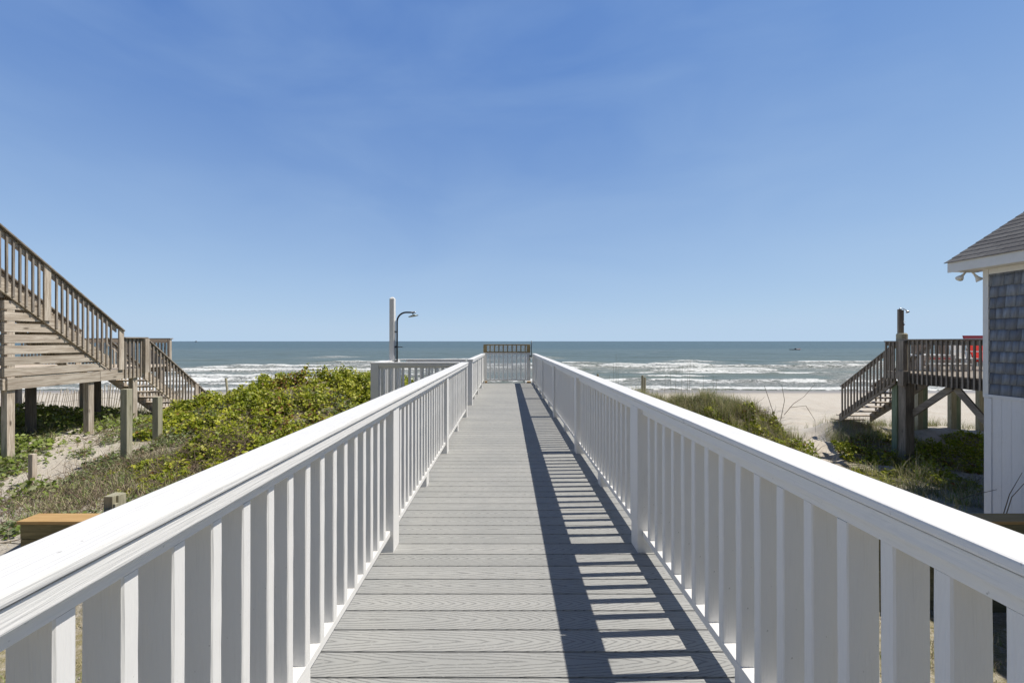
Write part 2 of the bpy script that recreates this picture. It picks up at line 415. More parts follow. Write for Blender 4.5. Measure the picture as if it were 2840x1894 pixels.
# ------------------------------------------------------------------ sea
def crest(x, y, yc, amp, wf, wb, x0, x1, seed, foamw):
    c = yc + 3.2*(vnoise(x*.035, x*0, seed)-.5) + 1.2*(vnoise(x*.16, x*0, seed+3)-.5)
    env = sstep(x0-6, x0+4, x) * (1-sstep(x1-4, x1+6, x)) * (.6+.4*sstep(.2, .5, vnoise(x*.07, x*0, seed+5)))
    d = y - c
    h = np.where(d < 0, np.exp(-(d/wf)**2), np.exp(-(d/wb)**2))*amp*env
    fo = np.where(d < .2, np.exp(-np.clip((d+foamw*.3)/foamw, -9, 9)**2), np.exp(-((d-.2)/.35)**2)) * env
    return h, fo
sx = axis_coords(-95, 100, .65, 9000, 1.1); sy = np.concatenate([np.arange(38.0, 95, .30), np.arange(95, 150, .8)])
c = 150.; st = .8; far = []
while c < 9000: st *= 1.06; c += st; far.append(c)
sy = np.concatenate([sy, far])
SX, SY = np.meshgrid(sx, sy)
Hh = .10*(fbm(SX*.12, SY*.35, 81)-.5)*2 + .16*np.sin(SY*.42 + 2*(vnoise(SX*.03, SY*.02, 82)))*sstep(50, 60, SY)
Hh = Hh*(1-sstep(160, 400, SY))
foam = np.zeros_like(SX); lacy = np.zeros_like(SX)
crests = [
 (76, 1.0, .8, 3.0, 10, 78, 101, 1.1), (74, .7, .8, 3.0, -55, -8, 151, .6), (49.5, .4, .7, 2, -60, 60, 152, .9), (72, .75, .7, 3, -14, 13, 102, .8), (70.5, .7, .7, 3, 24, 46, 103, .9), (82, .55, .9, 3, 34, 75, 141, .8), (86, .45, .9, 3, -8, 14, 142, .6),
 (67, .75, .8, 3.2, -66, -12, 104, .7), (76, .5, .8, 3, -52, -20, 105, .7), (56.5, .62, .7, 2.5, -46, -31, 106, .9), (58.5, .45, .6, 2.5, -26, -8, 107, .7),
 (52, .35, .6, 2.2, -60, -22, 108, .7), (55.5, .35, .6, 2.2, 3, 10, 109, .5), (56, .3, .6, 2, 20, 27, 110, .5), (62, .25, .6, 2, 8, 50, 143, .5), (64, .25, .6, 2, -60, -5, 144, .5),
 (91, .5, 1, 4, -40, -24, 111, .6), (88, .5, 1, 4, 12, 20, 112, .6), (108, .45, 1.2, 5, -18, -2, 113, .6), (92, .5, 1, 3, 64, 90, 114, .7), (48.5, .26, .6, 1.8, 3, 62, 115, .6),
 (47.5, .24, .6, 1.8, -65, -3, 116, .8), (50, .2, .5, 1.6, -50, 0, 145, .5), (99,.5,1.2,4,40,50,117,.5), (60,.4,.8,2.5,60,85,118,.8), (63,.3,.8,2.5,-70,-50,119,.8), (120,.5,1.4,5,5,12,146,.6), (127,.5,1.4,5,-60,-48,147,.6)]
for (yc, amp, wf, wb, x0, x1, sd, fw) in crests:
    rag = (.55 if amp < .6 else .8) + (.45 if amp < .6 else .2)*sstep(.3, .6, fbm(SX*.30, SX*0+sd, sd, 3)); ht = .75+.5*(fbm(SX*.5, SX*0, sd+31, 3)-.3)
    h, fo = crest(SX, SY, yc, amp, wf, wb, x0, x1, sd, fw); Hh += h*ht; foam = np.maximum(foam, fo*rag*.92)
    env = sstep(x0-8, x0+6, SX)*(1-sstep(x1-6, x1+8, SX))
    trail = np.where(SY < yc, np.exp(-((SY-yc)/7.)**2), np.exp(-((SY-yc)/2.5)**2))
    lacy = np.maximum(lacy, .95*trail*env*(amp > .3))
edge = 42.0 + 1.4*(vnoise(SX*.06, SX*0, 131)-.5)*2 + .5*(vnoise(SX*.3, SX*0, 132)-.5)
swash = sstep(edge-.1, edge+.25, SY)*(1-sstep(edge+2.2, edge+4.5, SY))*(.50+.55*(fbm(SX*.15, SY*.6, 133)-.3))
foam = np.maximum(foam, np.clip(swash, 0, 1)); lacy = np.maximum(lacy, .9*sstep(edge, edge+1, SY)*(1-sstep(56, 66, SY))*sstep(.35,.6,fbm(SX*.08,SY*.12,136)))
lacy = np.clip(lacy*(.5+.9*fbm(SX*.07, SY*.2, 137)), 0, 1)
damp = sstep(42.5, 50, SY)
SZ = SEA + Hh*damp + .03*(1-damp)
SZ = np.where(SY < edge, -3.95, SZ)
V = np.stack([SX.ravel(), SY.ravel(), SZ.ravel()], 1); nx = len(sx); ny = len(sy)
ii = (np.arange(ny-1)[:,None]*nx + np.arange(nx-1)[None]).ravel()
Fq = np.stack([ii, ii+1, ii+nx+1, ii+nx], 1)
so = mesh_np('sea_water', V, Fq, SEAM, np.stack([foam.ravel(), lacy.ravel(), 0*foam.ravel()], 1), 'foam', True)
tag(so, None, None, kind='structure')

# ------------------------------------------------------------------ boardwalk
TILT = -.0045
def wthing(name, label, cat, x, y, group=None):
    o = thing(name, label, cat, (x, y, 0), group); o.location = (x, y, TILT*y); o.rotation_euler.x = TILT; return o
B = .1436
bw = wthing('boardwalk', 'long grey composite board walkway running straight to the beach gate', 'boardwalk', 0, 0)
d = MB()
y = -1.0052
while y < 14.35:
    if 7.85 < y + .07 < 9.35: x0 = -2.62
    else: x0 = -.93
    d.box(x0, 1.04, y+.0035, y+B-.0035, -.025, 0, .0035); y += B
# align board joints with the shader's index
part(bw, 'decking', d, DECK)
j = MB()
for xx in (-.90, 0, .96): j.box(xx, xx+.04, -1, 14.36, -.22, -.03)
j.box(-2.60, -2.56, 7.86, 9.36, -.22, -.03).box(-.93, 1.04, 14.362, 14.40, -.24, -.002)
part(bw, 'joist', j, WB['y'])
for yy in (.3, 2.75, 5.2, 7.72, 10.3, 12.75, 14.1):
    for xx in (-.86, .82):
        gz = float(ground(xx, yy)) - .1
        part(bw, 'support_post', MB().box(xx, xx+.14, yy, yy+.14, gz, -.225, .004), WT['z'])

def baluster_mesh(w, dth, h, seed):
    r = random.Random(seed); n = 9; mb = MB(); vs = []
    c = .004
    for i in range(n+1):
        z = h*i/n; jx = [r.uniform(-.0006, .0006) for _ in range(8)]
        ring = [(c,0),(w-c,0),(w,c),(w,dth-c),(w-c,dth),(c,dth),(0,dth-c),(0,c)]
        vs += [(a+jx[k], b+jx[(k+3)%8], z) for k, (a, b) in enumerate(ring)]
    fs = [tuple(range(8))[::-1], tuple(range(n*8, n*8+8))]
    for i in range(n):
        for k in range(8): fs.append((i*8+k, i*8+(k+1)%8, (i+1)*8+(k+1)%8, (i+1)*8+k))
    mb._add(vs, fs); return mb
RT = 1.048; CAPT = .024; BRD0 = .98; STR0 = .936; RB0, RB1 = .109, .147
BW, BD = .088, .0385
def rail_y(root, xin, s, y0, y1, posts, blocks, phase, ca, cb, ba, oa, ycap=None, joints=()):
    """railing along Y; xin = inner post face, s = outward sign"""
    def bx(mb, a, b, ya, yb, z0, z1, c=.003):
        xa, xb = sorted((xin + s*a, xin + s*b)); mb.box(xa, xb, ya, yb, z0, z1, c)
    yc0, yc1 = ycap or (y0, y1); ob = oa + BW
    cuts = [yc0] + [q for q in joints if yc0 < q < yc1] + [yc1]
    for n_, (a, b) in enumerate(zip(cuts, cuts[1:])):
        dz = -.0012*(n_ % 2)
        m = MB(); bx(m, ca, cb, a+.0015*(n_>0), b-.0015, RT-CAPT, RT+dz, .007); part(root, 'cap_rail', m, P['y'])
    cuts = [y0] + [q for q in posts if y0+.5 < q < y1-.5] + [y1]
    for n_, (a, b) in enumerate(zip(cuts, cuts[1:])):
        m = MB(); bx(m, ba+.001*(n_%2), ba+.036, a+.07*(n_>0)+.001, b+.07*(b != y1)-.001, BRD0, RT-CAPT-.005, .003); part(root, 'top_rail', m, P['y'])
    m = MB(); bx(m, oa, ob, y0, y1, STR0, RT-CAPT-.004, .002); part(root, 'sub_rail', m, P['y'])
    segs = sorted(posts)
    for a, b in zip([y0-.2]+segs, segs+[y1+.2]):
        ya = a+.142 if a in posts else y0; yb = b-.002 if b in posts else y1
        if yb - ya < .3: continue
        m = MB(); bx(m, oa, ob, ya, yb, RB0, RB1, .003); part(root, 'bottom_rail', m, P['y'])
    for yy in posts:
        m = MB(); bx(m, max(0, ba+.001), .14, yy, yy+.14, -.02, BRD0-.0005, .004)
        part(root, 'post', m, P['z'])
    for yy in blocks:
        m = MB(); bx(m, oa+.003, ob-.01, yy, yy+.12, -.01, RB0-.002, .003); part(root, 'support_block', m, P['z'])
    protos = []
    yy = phase
    while yy > y0: yy -= .127
    yy += .127; k = 0
    xa, xb = sorted((xin + s*oa, xin + s*ob))
    while yy < y1-.04:
        if all(not (p-.06 < yy < p+.165) for p in posts) and yy > y0+.02:
            if len(protos) < 5:
                o = baluster_mesh(BW, BD, STR0-RB1-.001, k+int(xin*1000)).build('baluster', P['z'], root)
                off = OFF[root.name]; o.location = (xa-off[0], yy-off[1], RB1+.0005); protos.append(o)
            else:
                copy_part(protos[rnd.randrange(5)], root, (xa+rnd.uniform(-.002,.002), yy+rnd.uniform(-.003,.003), RB1+.0005))
        yy += .127; k += 1
JR = (2.0, 5.27, 8.9, 12.3); JL = (3.4, 5.9, 10.6)
rr = wthing('railing', 'white wooden railing along the right side of the grey walkway', 'railing', .94, 0, 'white railings of the walkway')
rail_y(rr, .875, 1, .04, 14.36, [.30, 2.75, 5.2, 7.75, 10.3, 12.75, 14.22], [1.52, 4.0, 6.5, 9.05, 11.5], 2.61, -.004, .135, .008, .042, ycap=(-1.0, 14.36), joints=JR)
rl = wthing('railing', 'white railing along the left side, nearest the camera, ending at the shower platform opening', 'railing', -.84, 0, 'white railings of the walkway')
rail_y(rl, -.772, -1, .04, 7.86, [.30, 2.75, 5.2, 7.72], [1.52, 4.0, 6.5], 2.61, -.022, .120, -.014, .021, ycap=(-1.0, 7.865), joints=JL)
rf = wthing('railing', 'short white railing on the left between the shower platform and the gate', 'railing', -.84, 9.2, 'white railings of the walkway')
rail_y(rf, -.80, -1, 9.23, 14.36, [9.23, 11.2, 12.75, 14.22], [10.25], 9.47, -.022, .120, -.014, .021, ycap=(9.215, 14.36), joints=JL)

def rail_x(root, yin, s, x0, x1, postxs):
    def bx(mb, xa, xb, a, b, z0, z1, c=.003):
        ya, yb = sorted((yin+s*a, yin+s*b)); mb.box(xa, xb, ya, yb, z0, z1, c)
    m = MB(); bx(m, x0, x1, -.02, .128, RT-CAPT, RT, .006); part(root, 'cap_rail', m, P['x'])
    m = MB(); bx(m, x0+.15, x1-.002, -.008, .028, BRD0, RT-CAPT-.002); part(root, 'top_rail', m, P['x'])
    m = MB(); bx(m, x0+.15, x1-.002, .034, .114, STR0, RT-CAPT-.004); part(root, 'sub_rail', m, P['x'])
    m = MB(); bx(m, x0+.15, x1-.002, .034, .114, RB0, RB1); part(root, 'bottom_rail', m, P['x'])
    xx = x0+.21; base = None
    while xx < x1-.06:
        if base is None:
            m = MB(); bx(m, xx, xx+.036, .034, .114, RB1+.0005, STR0-.0005, .003); base = part(root, 'baluster', m, P['z']); bxx = xx
        else:
            o = base.copy(); COL.objects.link(o); o.location.x = xx-bxx
        xx += .127
rp = wthing('railing', 'white railing enclosing the shower platform on the left of the walkway', 'railing', -1.7, 8.6, 'white railings of the walkway')
rail_x(rp, 7.73, 1, -2.62, -.915, [])
rail_x(rp, 9.36, -1, -2.46, -.945, [])
m = MB().box(-2.605, -2.459, 7.715, 7.862, -.30, RT-.003, .005); part(rp, 'post', m, P['z'])
m = MB().box(-2.605, -2.459, 9.235, 9.375, -.30, BRD0, .004); part(rp, 'post', m, P['z'])
m = MB().box(-2.62, -2.475, 7.865, 9.385, RT-CAPT-.002, RT-.002, .006); part(rp, 'cap_rail', m, P['y'])
m = MB().box(-2.475, -2.437, 7.865, 9.22, BRD0, RT-CAPT-.004, .003); part(rp, 'top_rail', m, P['y'])
m = MB().box(-2.59, -2.49, 7.865, 9.22, STR0, RT-CAPT-.006, .003); part(rp, 'sub_rail', m, P['y'])
m = MB().box(-2.59, -2.49, 7.865, 9.22, RB0, RB1, .003); part(rp, 'bottom_rail', m, P['y'])
base = None
for k in range(10):
    yy = 7.95 + .127*k
    if 8.6 < yy < 8.84: continue
    if base is None: base = part(rp, 'baluster', MB().box(-2.58, -2.50, yy, yy+.036, RB1+.0005, STR0-.0005, .003), P['z']); b0 = yy
    else: o = base.copy(); COL.objects.link(o); o.location.y = yy-b0

# ------------------------------------------------------------------ outdoor shower
sh = wthing('outdoor_shower', 'tall white post with black curved pipe and round rain shower head', 'shower', -2.45, 8.75)
m = MB().box(-2.475+.02, -2.475+.118, 8.70, 8.84, 0, 2.37, .004)
m._add([(-2.455,8.70,2.3705),(-2.357,8.70,2.3705),(-2.357,8.84,2.3705),(-2.455,8.84,2.3705),(-2.425,8.74,2.41),(-2.387,8.74,2.41),(-2.387,8.80,2.41),(-2.425,8.80,2.41)],[(0,1,5,4),(1,2,6,5),(2,3,7,6),(3,0,4,7),(4,5,6,7)])
part(sh, 'post', m, P['z'])
px, py = -2.305, 8.76
pts = [(px, py, 1.0)] + [(px, py, 1.88)]
for k in range(1, 13):
    a = math.pi/2*k/12; pts.append((px+.20*(1-math.cos(a)), py, 1.88+.20*math.sin(a)))
pts.append((px+.38, py, 2.08))
part(sh, 'pipe', MB().tube(pts, .0185, 14), BLACK, smooth=True)
part(sh, 'end_cap', MB().tube([(px+.381, py, 2.08), (px+.40, py, 2.08)], .019, 14), CHROME, smooth=True)
hd = part(sh, 'shower_head', MB().tube([(px+.345, py, 2.03), (px+.349, py, 2.022), (px+.352, py, 2.005), (px+.354, py, 1.995)], [.02, .06, .11, .108], 28), SILV, smooth=True)
hd.matrix_basis = Matrix.Identity(4)
part(sh, 'neck', sub=hd, mb=MB().tube([(px+.335, py, 2.075), (px+.347, py, 2.028)], .011, 10), mat=SILV, smooth=True)
for z in (1.66, 1.02): part(sh, 'bracket', MB().box(-2.356, px+.002, py-.012, py+.012, z-.012, z+.012, .002).disc((-2.348, py, z), .022, .016, (1,0,0)), BLACK)
part(sh, 'tap_handle', MB().tube([(px-.05, py-.01, 1.335), (px+.13, py-.05, 1.33)], .009, 10).disc((px-.028, py, 1.335), .02, .03, (1,0,0)), BLACK)
part(sh, 'pipe_foot', MB().tube([(px, py, .02), (px, py, .998)], .013, 10), WPL, smooth=True)
part(sh, 'supply_tube', MB().tube([(-2.345, py+.01, .02), (-2.345, py+.01, 1.9)], .008, 8), plain('grey_pipe', (.32,.33,.36), .5), smooth=True)

sh.location.x -= .08
# ------------------------------------------------------------------ gate
gt = wthing('gate', 'white and natural wood picket gate closing the far end of the walkway', 'gate', 0, 14.3)
gy = 14.30
fr = MB().box(-.845, .815, gy, gy+.04, 1.335, 1.372, .003).box(-.845, .815, gy+.001, gy+.039, 1.075, 1.115, .003).box(-.845, -.72, gy-.002, gy+.038, 1.117, 1.333, .003).box(.69, .815, gy-.002, gy+.038, 1.117, 1.333, .003)
part(gt, 'upper_frame', fr, WO['x'])
fr = MB().box(-.845, .815, gy, gy+.04, .09, .135, .003).box(-.845, .815, gy, gy+.04, 1.02, 1.073, .003).box(-.845, -.72, gy-.002, gy+.038, .137, 1.018, .003).box(.69, .815, gy-.002, gy+.038, .137, 1.018, .003)
part(gt, 'lower_frame', fr, P['z'])
for k in range(9):
    xx = -.628 + .1553*k
    part(gt, 'upper_slat', MB().box(xx, xx+.038, gy+.004, gy+.034, 1.117, 1.333, .002), WO['z'])
    part(gt, 'lower_slat', MB().box(xx, xx+.038, gy+.004, gy+.034, .137, 1.018, .002), P['z'])
tm = NT('white_mesh'); tr = tm.n('ShaderNodeBsdfTransparent'); mx = tm.n('ShaderNodeMixShader'); tm.done((.75,.77,.80), .8)
mx.inputs[0].default_value = .26; tm.l(tr.outputs[0], mx.inputs[1]); tm.l(tm.b.outputs[0], mx.inputs[2]); tm.l(mx.outputs[0], tm.out.inputs[0])
part(gt, 'mesh_screen', MB().box(-.72, .69, gy+.044, gy+.047, .10, 1.345), tm.m)
part(gt, 'latch_rod', MB().tube([(.848, gy-.05, .90), (.848, gy-.05, 1.50)], .014, 10), BLACK, smooth=True)
part(gt, 'latch', MB().disc((.80, gy-.055, .955), .03, .05, (1,0,0)).box(.80, .86, gy-.065, gy-.045, .94, .97), BLACK, label='black gate latch')
part(gt, 'keypad', MB().box(.775, .815, gy-.014, gy-.003, .815, .885, .003), BRASS)
wb_ = part(gt, 'wheel_bracket', MB().box(.575, .605, gy-.04, gy-.005, .04, .10), BLACK)
part(gt, 'wheel', MB().disc((.59, gy-.03, .035), .035, .025, (1,0,0)), BLACK, sub=wb_)
for xx in (-.86, .70):
    part(gt, 'step_post', MB().box(xx, xx+.14, 14.44, 14.58, float(ground(0, 14.5))-.1, .05, .004), WN['z'])

# ------------------------------------------------------------------ retaining wall
rw = thing('retaining_wall', 'low timber retaining wall with new golden cap boards passing under the walkway', 'wall', (0, 5, -1.85))
part(rw, 'cap_board', MB().box(-6.02, -1.25, 4.97, 5.21, -.828, -.79, .004), WN['x'])
part(rw, 'cap_board', MB().box(-1.245, 3.2, 4.97, 5.21, -.828, -.79, .004), WN['x'])
part(rw, 'cap_board', MB().box(3.205, 7.98, 4.97, 5.21, -.828, -.79, .004), WN['x'])
for k in range(6):
    z1 = -.831 - k*.19
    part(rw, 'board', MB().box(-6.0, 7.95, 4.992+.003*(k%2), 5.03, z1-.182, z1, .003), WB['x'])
part(rw, 'end_board', MB().box(-6.0, -5.96, 5.032, 5.19, -2.0, -.831, .003), WB['y'])

# ------------------------------------------------------------------ free-standing posts
def lone_post(x, y, w, dth, top, label, notch=False, rot=0, lean=0, mats=WT):
    g = float(ground(x+w/2, y)) - .25
    r = thing('wooden_post', label, 'post', (x+w/2, y+dth/2, g), 'weathered posts left in the sand')
    r.rotation_euler = (0, lean, rot)
    m = MB().box(x, x+w, y, y+dth, g, top, .006)
    if notch: m = MB().box(x, x+w*.78, y, y+dth, g, top, .005).box(x+w*.78+.001, x+w, y+.005, y+dth, g, top-.10, .004).box(x+w*.80, x+w, y+.05, y+dth, top-.101, top-.006, .003)
    o = part(r, 'timber', m, mats['z']); return r
lone_post(-8.12, 8.5, .14, .13, .41, 'tall square weathered post standing in sand left of the shrubs')
lone_post(-8.50, 9.7, .14, .13, .08, 'shorter square weathered post at the left edge of the shrub mound')
lone_post(-9.23, 7.8, .085, .085, -.76, 'short thin post stub standing alone on the bare sand', mats=WA, rot=.03)
lone_post(-5.33, 5.35, .15, .16, -.63, 'notched grey post stub just behind the golden capped wall', notch=True)
def dune_post(px_, py_top, Y, h, label, r=.045):
    X = (px_-CX)/F*Y; zt = CAMZ-(py_top-CY)/F*Y
    t = thing('fence_post', label, 'post', (X, Y, zt-h), 'old round fence posts on the dune')
    part(t, 'timber', MB().tube([(X, Y, zt-h), (X+.01, Y, zt-.01), (X+.01, Y, zt)], [r, r, r*.9], 12), WT['z'], smooth=False); return t
dune_post(1781, 1041, 17, 1.5, 'taller of two round posts side by side above the right dune grass', .05)
dune_post(1787.5, 1046, 16.8, 1.5, 'shorter of two round posts side by side above the right dune grass', .05)
dune_post(1657, 1037, 18, 1.5, 'round post top just showing over the right railing cap', .05)
dune_post(1020, 1046, 19, 1.5, 'round post on the dune beside the shower platform corner', .05)
dune_post(637, 1048, 19.5, 1.6, 'leaning round post behind the left shrub mound', .05).rotation_euler = (0, -.12, 0)

# ------------------------------------------------------------------ sand fence
sf = thing('sand_fence', 'leaning pale slat sand fence on the dune behind the wooden stairs', 'fence', (-19, 19, -2.2))
k = 0
fx = -25.5
while fx < -13.2:
    yy = 18.5 + 1.2*math.sin(fx*.5); g = float(ground(fx, yy))
    lean = .18*math.sin(fx*.9) - .10 + rnd.uniform(-.05, .05); h = 1.1 + rnd.uniform(-.12, .12)
    m = MB(); w = .021; tx = lean*h
    m._add([(fx-w,yy,g-.2),(fx+w,yy,g-.2),(fx+w,yy+.012,g-.2),(fx-w,yy+.012,g-.2),(fx-w-tx,yy,g+h),(fx+w-tx,yy,g+h),(fx+w-tx,yy+.012,g+h),(fx-w-tx,yy+.012,g+h)],
        [(3,2,1,0),(4,5,6,7),(0,1,5,4),(1,2,6,5),(2,3,7,6),(3,0,4,7)])
    part(sf, 'picket', m, FENCEP); fx += .128 + rnd.uniform(-.012, .012); k += 1
for zz in (.25, .6, .95):
    part(sf, 'wire', MB().tube([(q, 18.49+1.2*math.sin(q*.5), float(ground(q, 18.5+1.2*math.sin(q*.5)))+zz) for q in np.arange(-25.5, -13.2, .4)], .006, 5), plain('fence_wire_%d' % int(zz*100), (.25,.22,.18), .7))

# ------------------------------------------------------------------ left neighbour: stairs
ls = thing('wooden_stairs', 'weathered wooden staircase with slatted skirt coming down to a landing on the left', 'stairs', (-11.4, 11, -1.1))
XS = -10.8; S1 = .782
def zs(y): return .63 + (11.04-y)*S1
def sloped(mb, x0, x1, y0, y1, zf, lo, hi, shift=0):
    mb.prism([(y0, zf(y0)+lo), (y1, zf(y1)+lo), (y1, zf(y1)+hi), (y0, zf(y0)+hi)], 'x', x0, x1); return mb
Y0u = 6.6
part(ls, 'stringer', sloped(MB(), XS-.04, XS, Y0u, 11.04, zs, 0, .30), WA['y'])
part(ls, 'stringer', sloped(MB(), -12.04, -12.0, Y0u, 11.04, zs, 0, .30), WA['y'])
for X in (XS, -12.0):
    cs = 1 if X == XS else -1
    part(ls, 'handrail', sloped(MB(), X-.05, X+.09, Y0u, 11.36, zs, 1.31, 1.345), WD['y'])
    part(ls, 'sub_rail', sloped(MB(), X-.035, X+.003, Y0u, 11.2, zs, 1.16, 1.30), WA['y'])
n = 17
for k in range(n):
    yy = 10.86 - .262*k; zz = zs(yy)+.27
    part(ls, 'tread', MB().box(-11.998, XS-.042, yy-.14, yy+.15, zz, zz+.038, .003), WA['x'])
    part(ls, 'riser', MB().box(-11.996, XS-.002, yy+.10, yy+.125, zz-.205, zz-.001, .002), WA['x'])
def pickets(root, X, y0, y1, zf, lo, hi, pitch, mat, skip=(), w=.036, dd=.036):
    yy = y0
    while yy < y1:
        if all(not (a < yy < b) for a, b in skip):
            tw = rnd.uniform(-.004, .004)
            part(root, 'baluster', MB().prism([(yy+tw, zf(yy)+lo), (yy+w+tw, zf(yy+w)+lo), (yy+w, zf(yy+w)+hi), (yy, zf(yy)+hi)], 'x', X, X+dd), mat['z'])
        yy += pitch
pickets(ls, XS+.002, 8.22, 11.15, zs, .03, 1.28, .121, WD, skip=((9.33, 9.56), (11.1, 11.3)))
pickets(ls, -12.0, 9.3, 11.1, zs, .03, 1.28, .121, WA)
for yy, X in ((9.42, XS), (11.24, XS), (11.24, -12.0), (9.42, -12.0)):
    zt = zs(yy)+1.31 if yy < 11 else 1.78
    part(ls, 'newel_post', MB().box(X, X+.045, yy, yy+.14, (zs(yy) if yy < 11 else .62)+.0, zt-.01 if yy < 11 else zt-.03, .003), WA['z'])
# skirt boards
for k in range(9):
    z0 = .645 + .245*k; z1 = z0+.186
    ye = 11.04 - (z1-.63)/S1; yb = 11.04 - (z0-.63)/S1
    if ye > 8.8:
        part(ls, 'skirt_board', MB().prism([(8.74, z0), (yb-.02, z0), (ye-.02, z1), (8.74, z1)], 'x', XS-.085, XS-.045), WA['y'])
    part(ls, 'skirt_board', MB().box(-12.1, XS-.088, 8.735, 8.775, z0, z1, .003), WD['x'])
part(ls, 'beam', MB().box(XS-.045, XS-.003, 8.76, 10.76, .36, .615, .003), WA['y'])
part(ls, 'beam', MB().box(XS-.045, XS-.001, 10.765, 12.05, .36, .625, .003), WA['y'])
part(ls, 'beam', MB().box(-12.1, XS-.047, 8.71, 8.757, .36, .60, .003), WA['x'])
part(ls, 'landing_deck', MB().box(-12.04, XS-.047, 11.05, 12.05, .59, .628, .003), WA['x'])
for X, yy, tp, mm in ((XS-.19, 8.79, 2.3, WA), (XS-.19, 10.5, .36, WA), (XS-.19, 11.75, .36, WA), (-12.05, 8.79, 2.3, WK), (-12.05, 10.12, .36, WK), (-12.05, 11.75, .36, WK)):
    part(ls, 'support_post', MB().box(X, X+.14, yy, yy+.14, float(ground(X, yy))-.2, tp, .004), mm['z'])
# landing rail
part(ls, 'handrail', MB().box(XS-.05, XS+.09, 11.37, 12.1, 1.50, 1.535, .003), WD['y'])
part(ls, 'sub_rail', MB().box(XS-.035, XS+.0, 11.3, 12.02, 1.36, 1.498, .003), WA['y'])
pickets(ls, XS+.002, 11.42, 11.93, lambda y: 0, .38, 1.49, .121, WD)
part(ls, 'newel_post', MB().box(XS-.002, XS+.13, 11.95, 12.09, .50, 1.49, .003), WA['z'])
# lower flight
S2 = .80
def zl(y): return .30 - (y-12.08)*S2
Y1l = 14.75
for X in (XS-.04, -12.0):
    part(ls, 'stringer', sloped(MB(), X, X+.04, 12.08, Y1l, zl, 0, .29), WA['y'])
    part(ls, 'handrail', sloped(MB(), X-.02, X+.10, 12.1, Y1l+.1, zl, 1.20, 1.235), WD['y'])
    part(ls, 'sub_rail', sloped(MB(), X+.0, X+.035, 12.1, Y1l, zl, 1.06, 1.19), WA['y'])
for k in range(10):
    yy = 12.25 + .26*k; zz = zl(yy)+.23
    part(ls, 'tread', MB().box(-11.958, XS-.042, yy-.13, yy+.14, zz, zz+.038, .003), WA['x'])
pickets(ls, XS+.002, 12.2, 14.7, zl, .03, 1.18, .124, WD, skip=((13.93, 14.15),))
pickets(ls, -11.99, 12.2, 14.7, zl, .03, 1.18, .124, WA)
part(ls, 'newel_post', MB().box(XS+.0, XS+.05, 13.98, 14.12, zl(14)-.1, zl(14)+1.19, .003), WA['z'])

ld = thing('wooden_deck', 'weathered raised deck with picket rail against the sea behind the left stairs', 'deck', (-14, 12, -1.4))
part(ld, 'floor', MB().box(-17.5, -12.08, 9.2, 14.45, .53, .60, .003), WA['x'])
part(ld, 'beam', MB().box(-17.5, -12.05, 14.41, 14.45, .33, .528), WA['x'])
part(ld, 'handrail', MB().box(-17.5, -12.0, 14.42, 14.56, 1.49, 1.525, .003), WD['x'])
part(ld, 'sub_rail', MB().box(-17.5, -12.1, 14.455, 14.49, 1.36, 1.488, .003), WA['x'])
xx = -17.4
while xx < -12.15:
    part(ld, 'baluster', MB().box(xx, xx+.036, 14.492, 14.53, .42, 1.488), WD['z']); xx += .122
part(ld, 'post', MB().box(-12.12, -12.03, 14.44, 14.53, .33, 1.488, .003), WA['z'])
for X, yy in ((-12.3, 14.2), (-15, 14.2), (-15, 9.3), (-17.3, 14.2)):
    part(ld, 'support_post', MB().box(X, X+.14, yy, yy+.14, float(ground(X, yy))-.2, .529, .004), WD['z'])

# ------------------------------------------------------------------ right neighbour: beach house
hs = thing('beach_house', 'blue grey shingled beach house with white skirt and dark shingle roof at right edge', 'house', (10, 4, -2.2))
HX = 8.03; HY = 6.80; Hn = 1.5; ZB = .54; ZT = 2.62
core = MB().box(HX+.03, 14, Hn, HY-.03, -2.3, ZT); part(hs, 'core_wall', core, WPL)
t = NT('shingle_siding'); at = t.n('ShaderNodeAttribute', attribute_name='tint'); g = t.noise(t.mapping((10,30,3)), 1, 4, .6); g2 = t.noise(t.mapping((40,160,6)), 1, 3)
cc = t.mix(t.rng(g, .35, .7, 0, .7), at.outputs['Color'], (.12,.135,.175)); cc = t.mix(t.rng(g2,.5,.7,0,.4), cc, (.27,.29,.33)); SHG = t.done(cc, .8, t.bump(g2, .4, .004), .25)
vs, fs, tn = [], [], []
z = ZB; row = 0
while z < ZT-.02:
    yy = HY-.035 + rnd.uniform(-.06, 0)
    yy = HY-.005
    first = True
    while yy > Hn:
        w = rnd.uniform(.085, .165) if not first else rnd.uniform(.04, .15); first = False
        ya = yy-w+.004; dz = rnd.uniform(-.006, .006); th = rnd.uniform(.018, .027)
        o = len(vs); x0, x1 = HX-th, HX+.004
        zt_ = min(z+.19, ZT)
        vs += [(x0,ya,z+dz),(x0,yy,z+dz),(x1,yy,z+dz),(x1,ya,z+dz),(HX-.004,ya,zt_),(HX-.004,yy,zt_),(HX+.02,yy,zt_),(HX+.02,ya,zt_)]
        fs += [(o,o+1,o+2,o+3)[::-1],(o+4,o+5,o+6,o+7),(o,o+4,o+5,o+1)[::-1],(o+1,o+5,o+6,o+2)[::-1],(o+3,o+7,o+4,o)[::-1],(o+2,o+6,o+7,o+3)[::-1]]
        b = rnd.uniform(.6, 1.25); tn += [(.26*b, .29*b, .34*b)]*8
        yy -= w
    z += .178; row += 1
so_ = mesh_np('shingle_wall', np.array(vs)-np.array(OFF[hs.name]), np.array(fs), SHG, np.array(tn)); so_.parent = hs
part(hs, 'corner_board', MB().box(HX-.028, HX+.09, HY-.003, HY+.022, ZB-.06, ZT, .003).box(HX-.03, HX-.002, HY-.058, HY-.004, ZB-.06, ZT, .003), WPL)
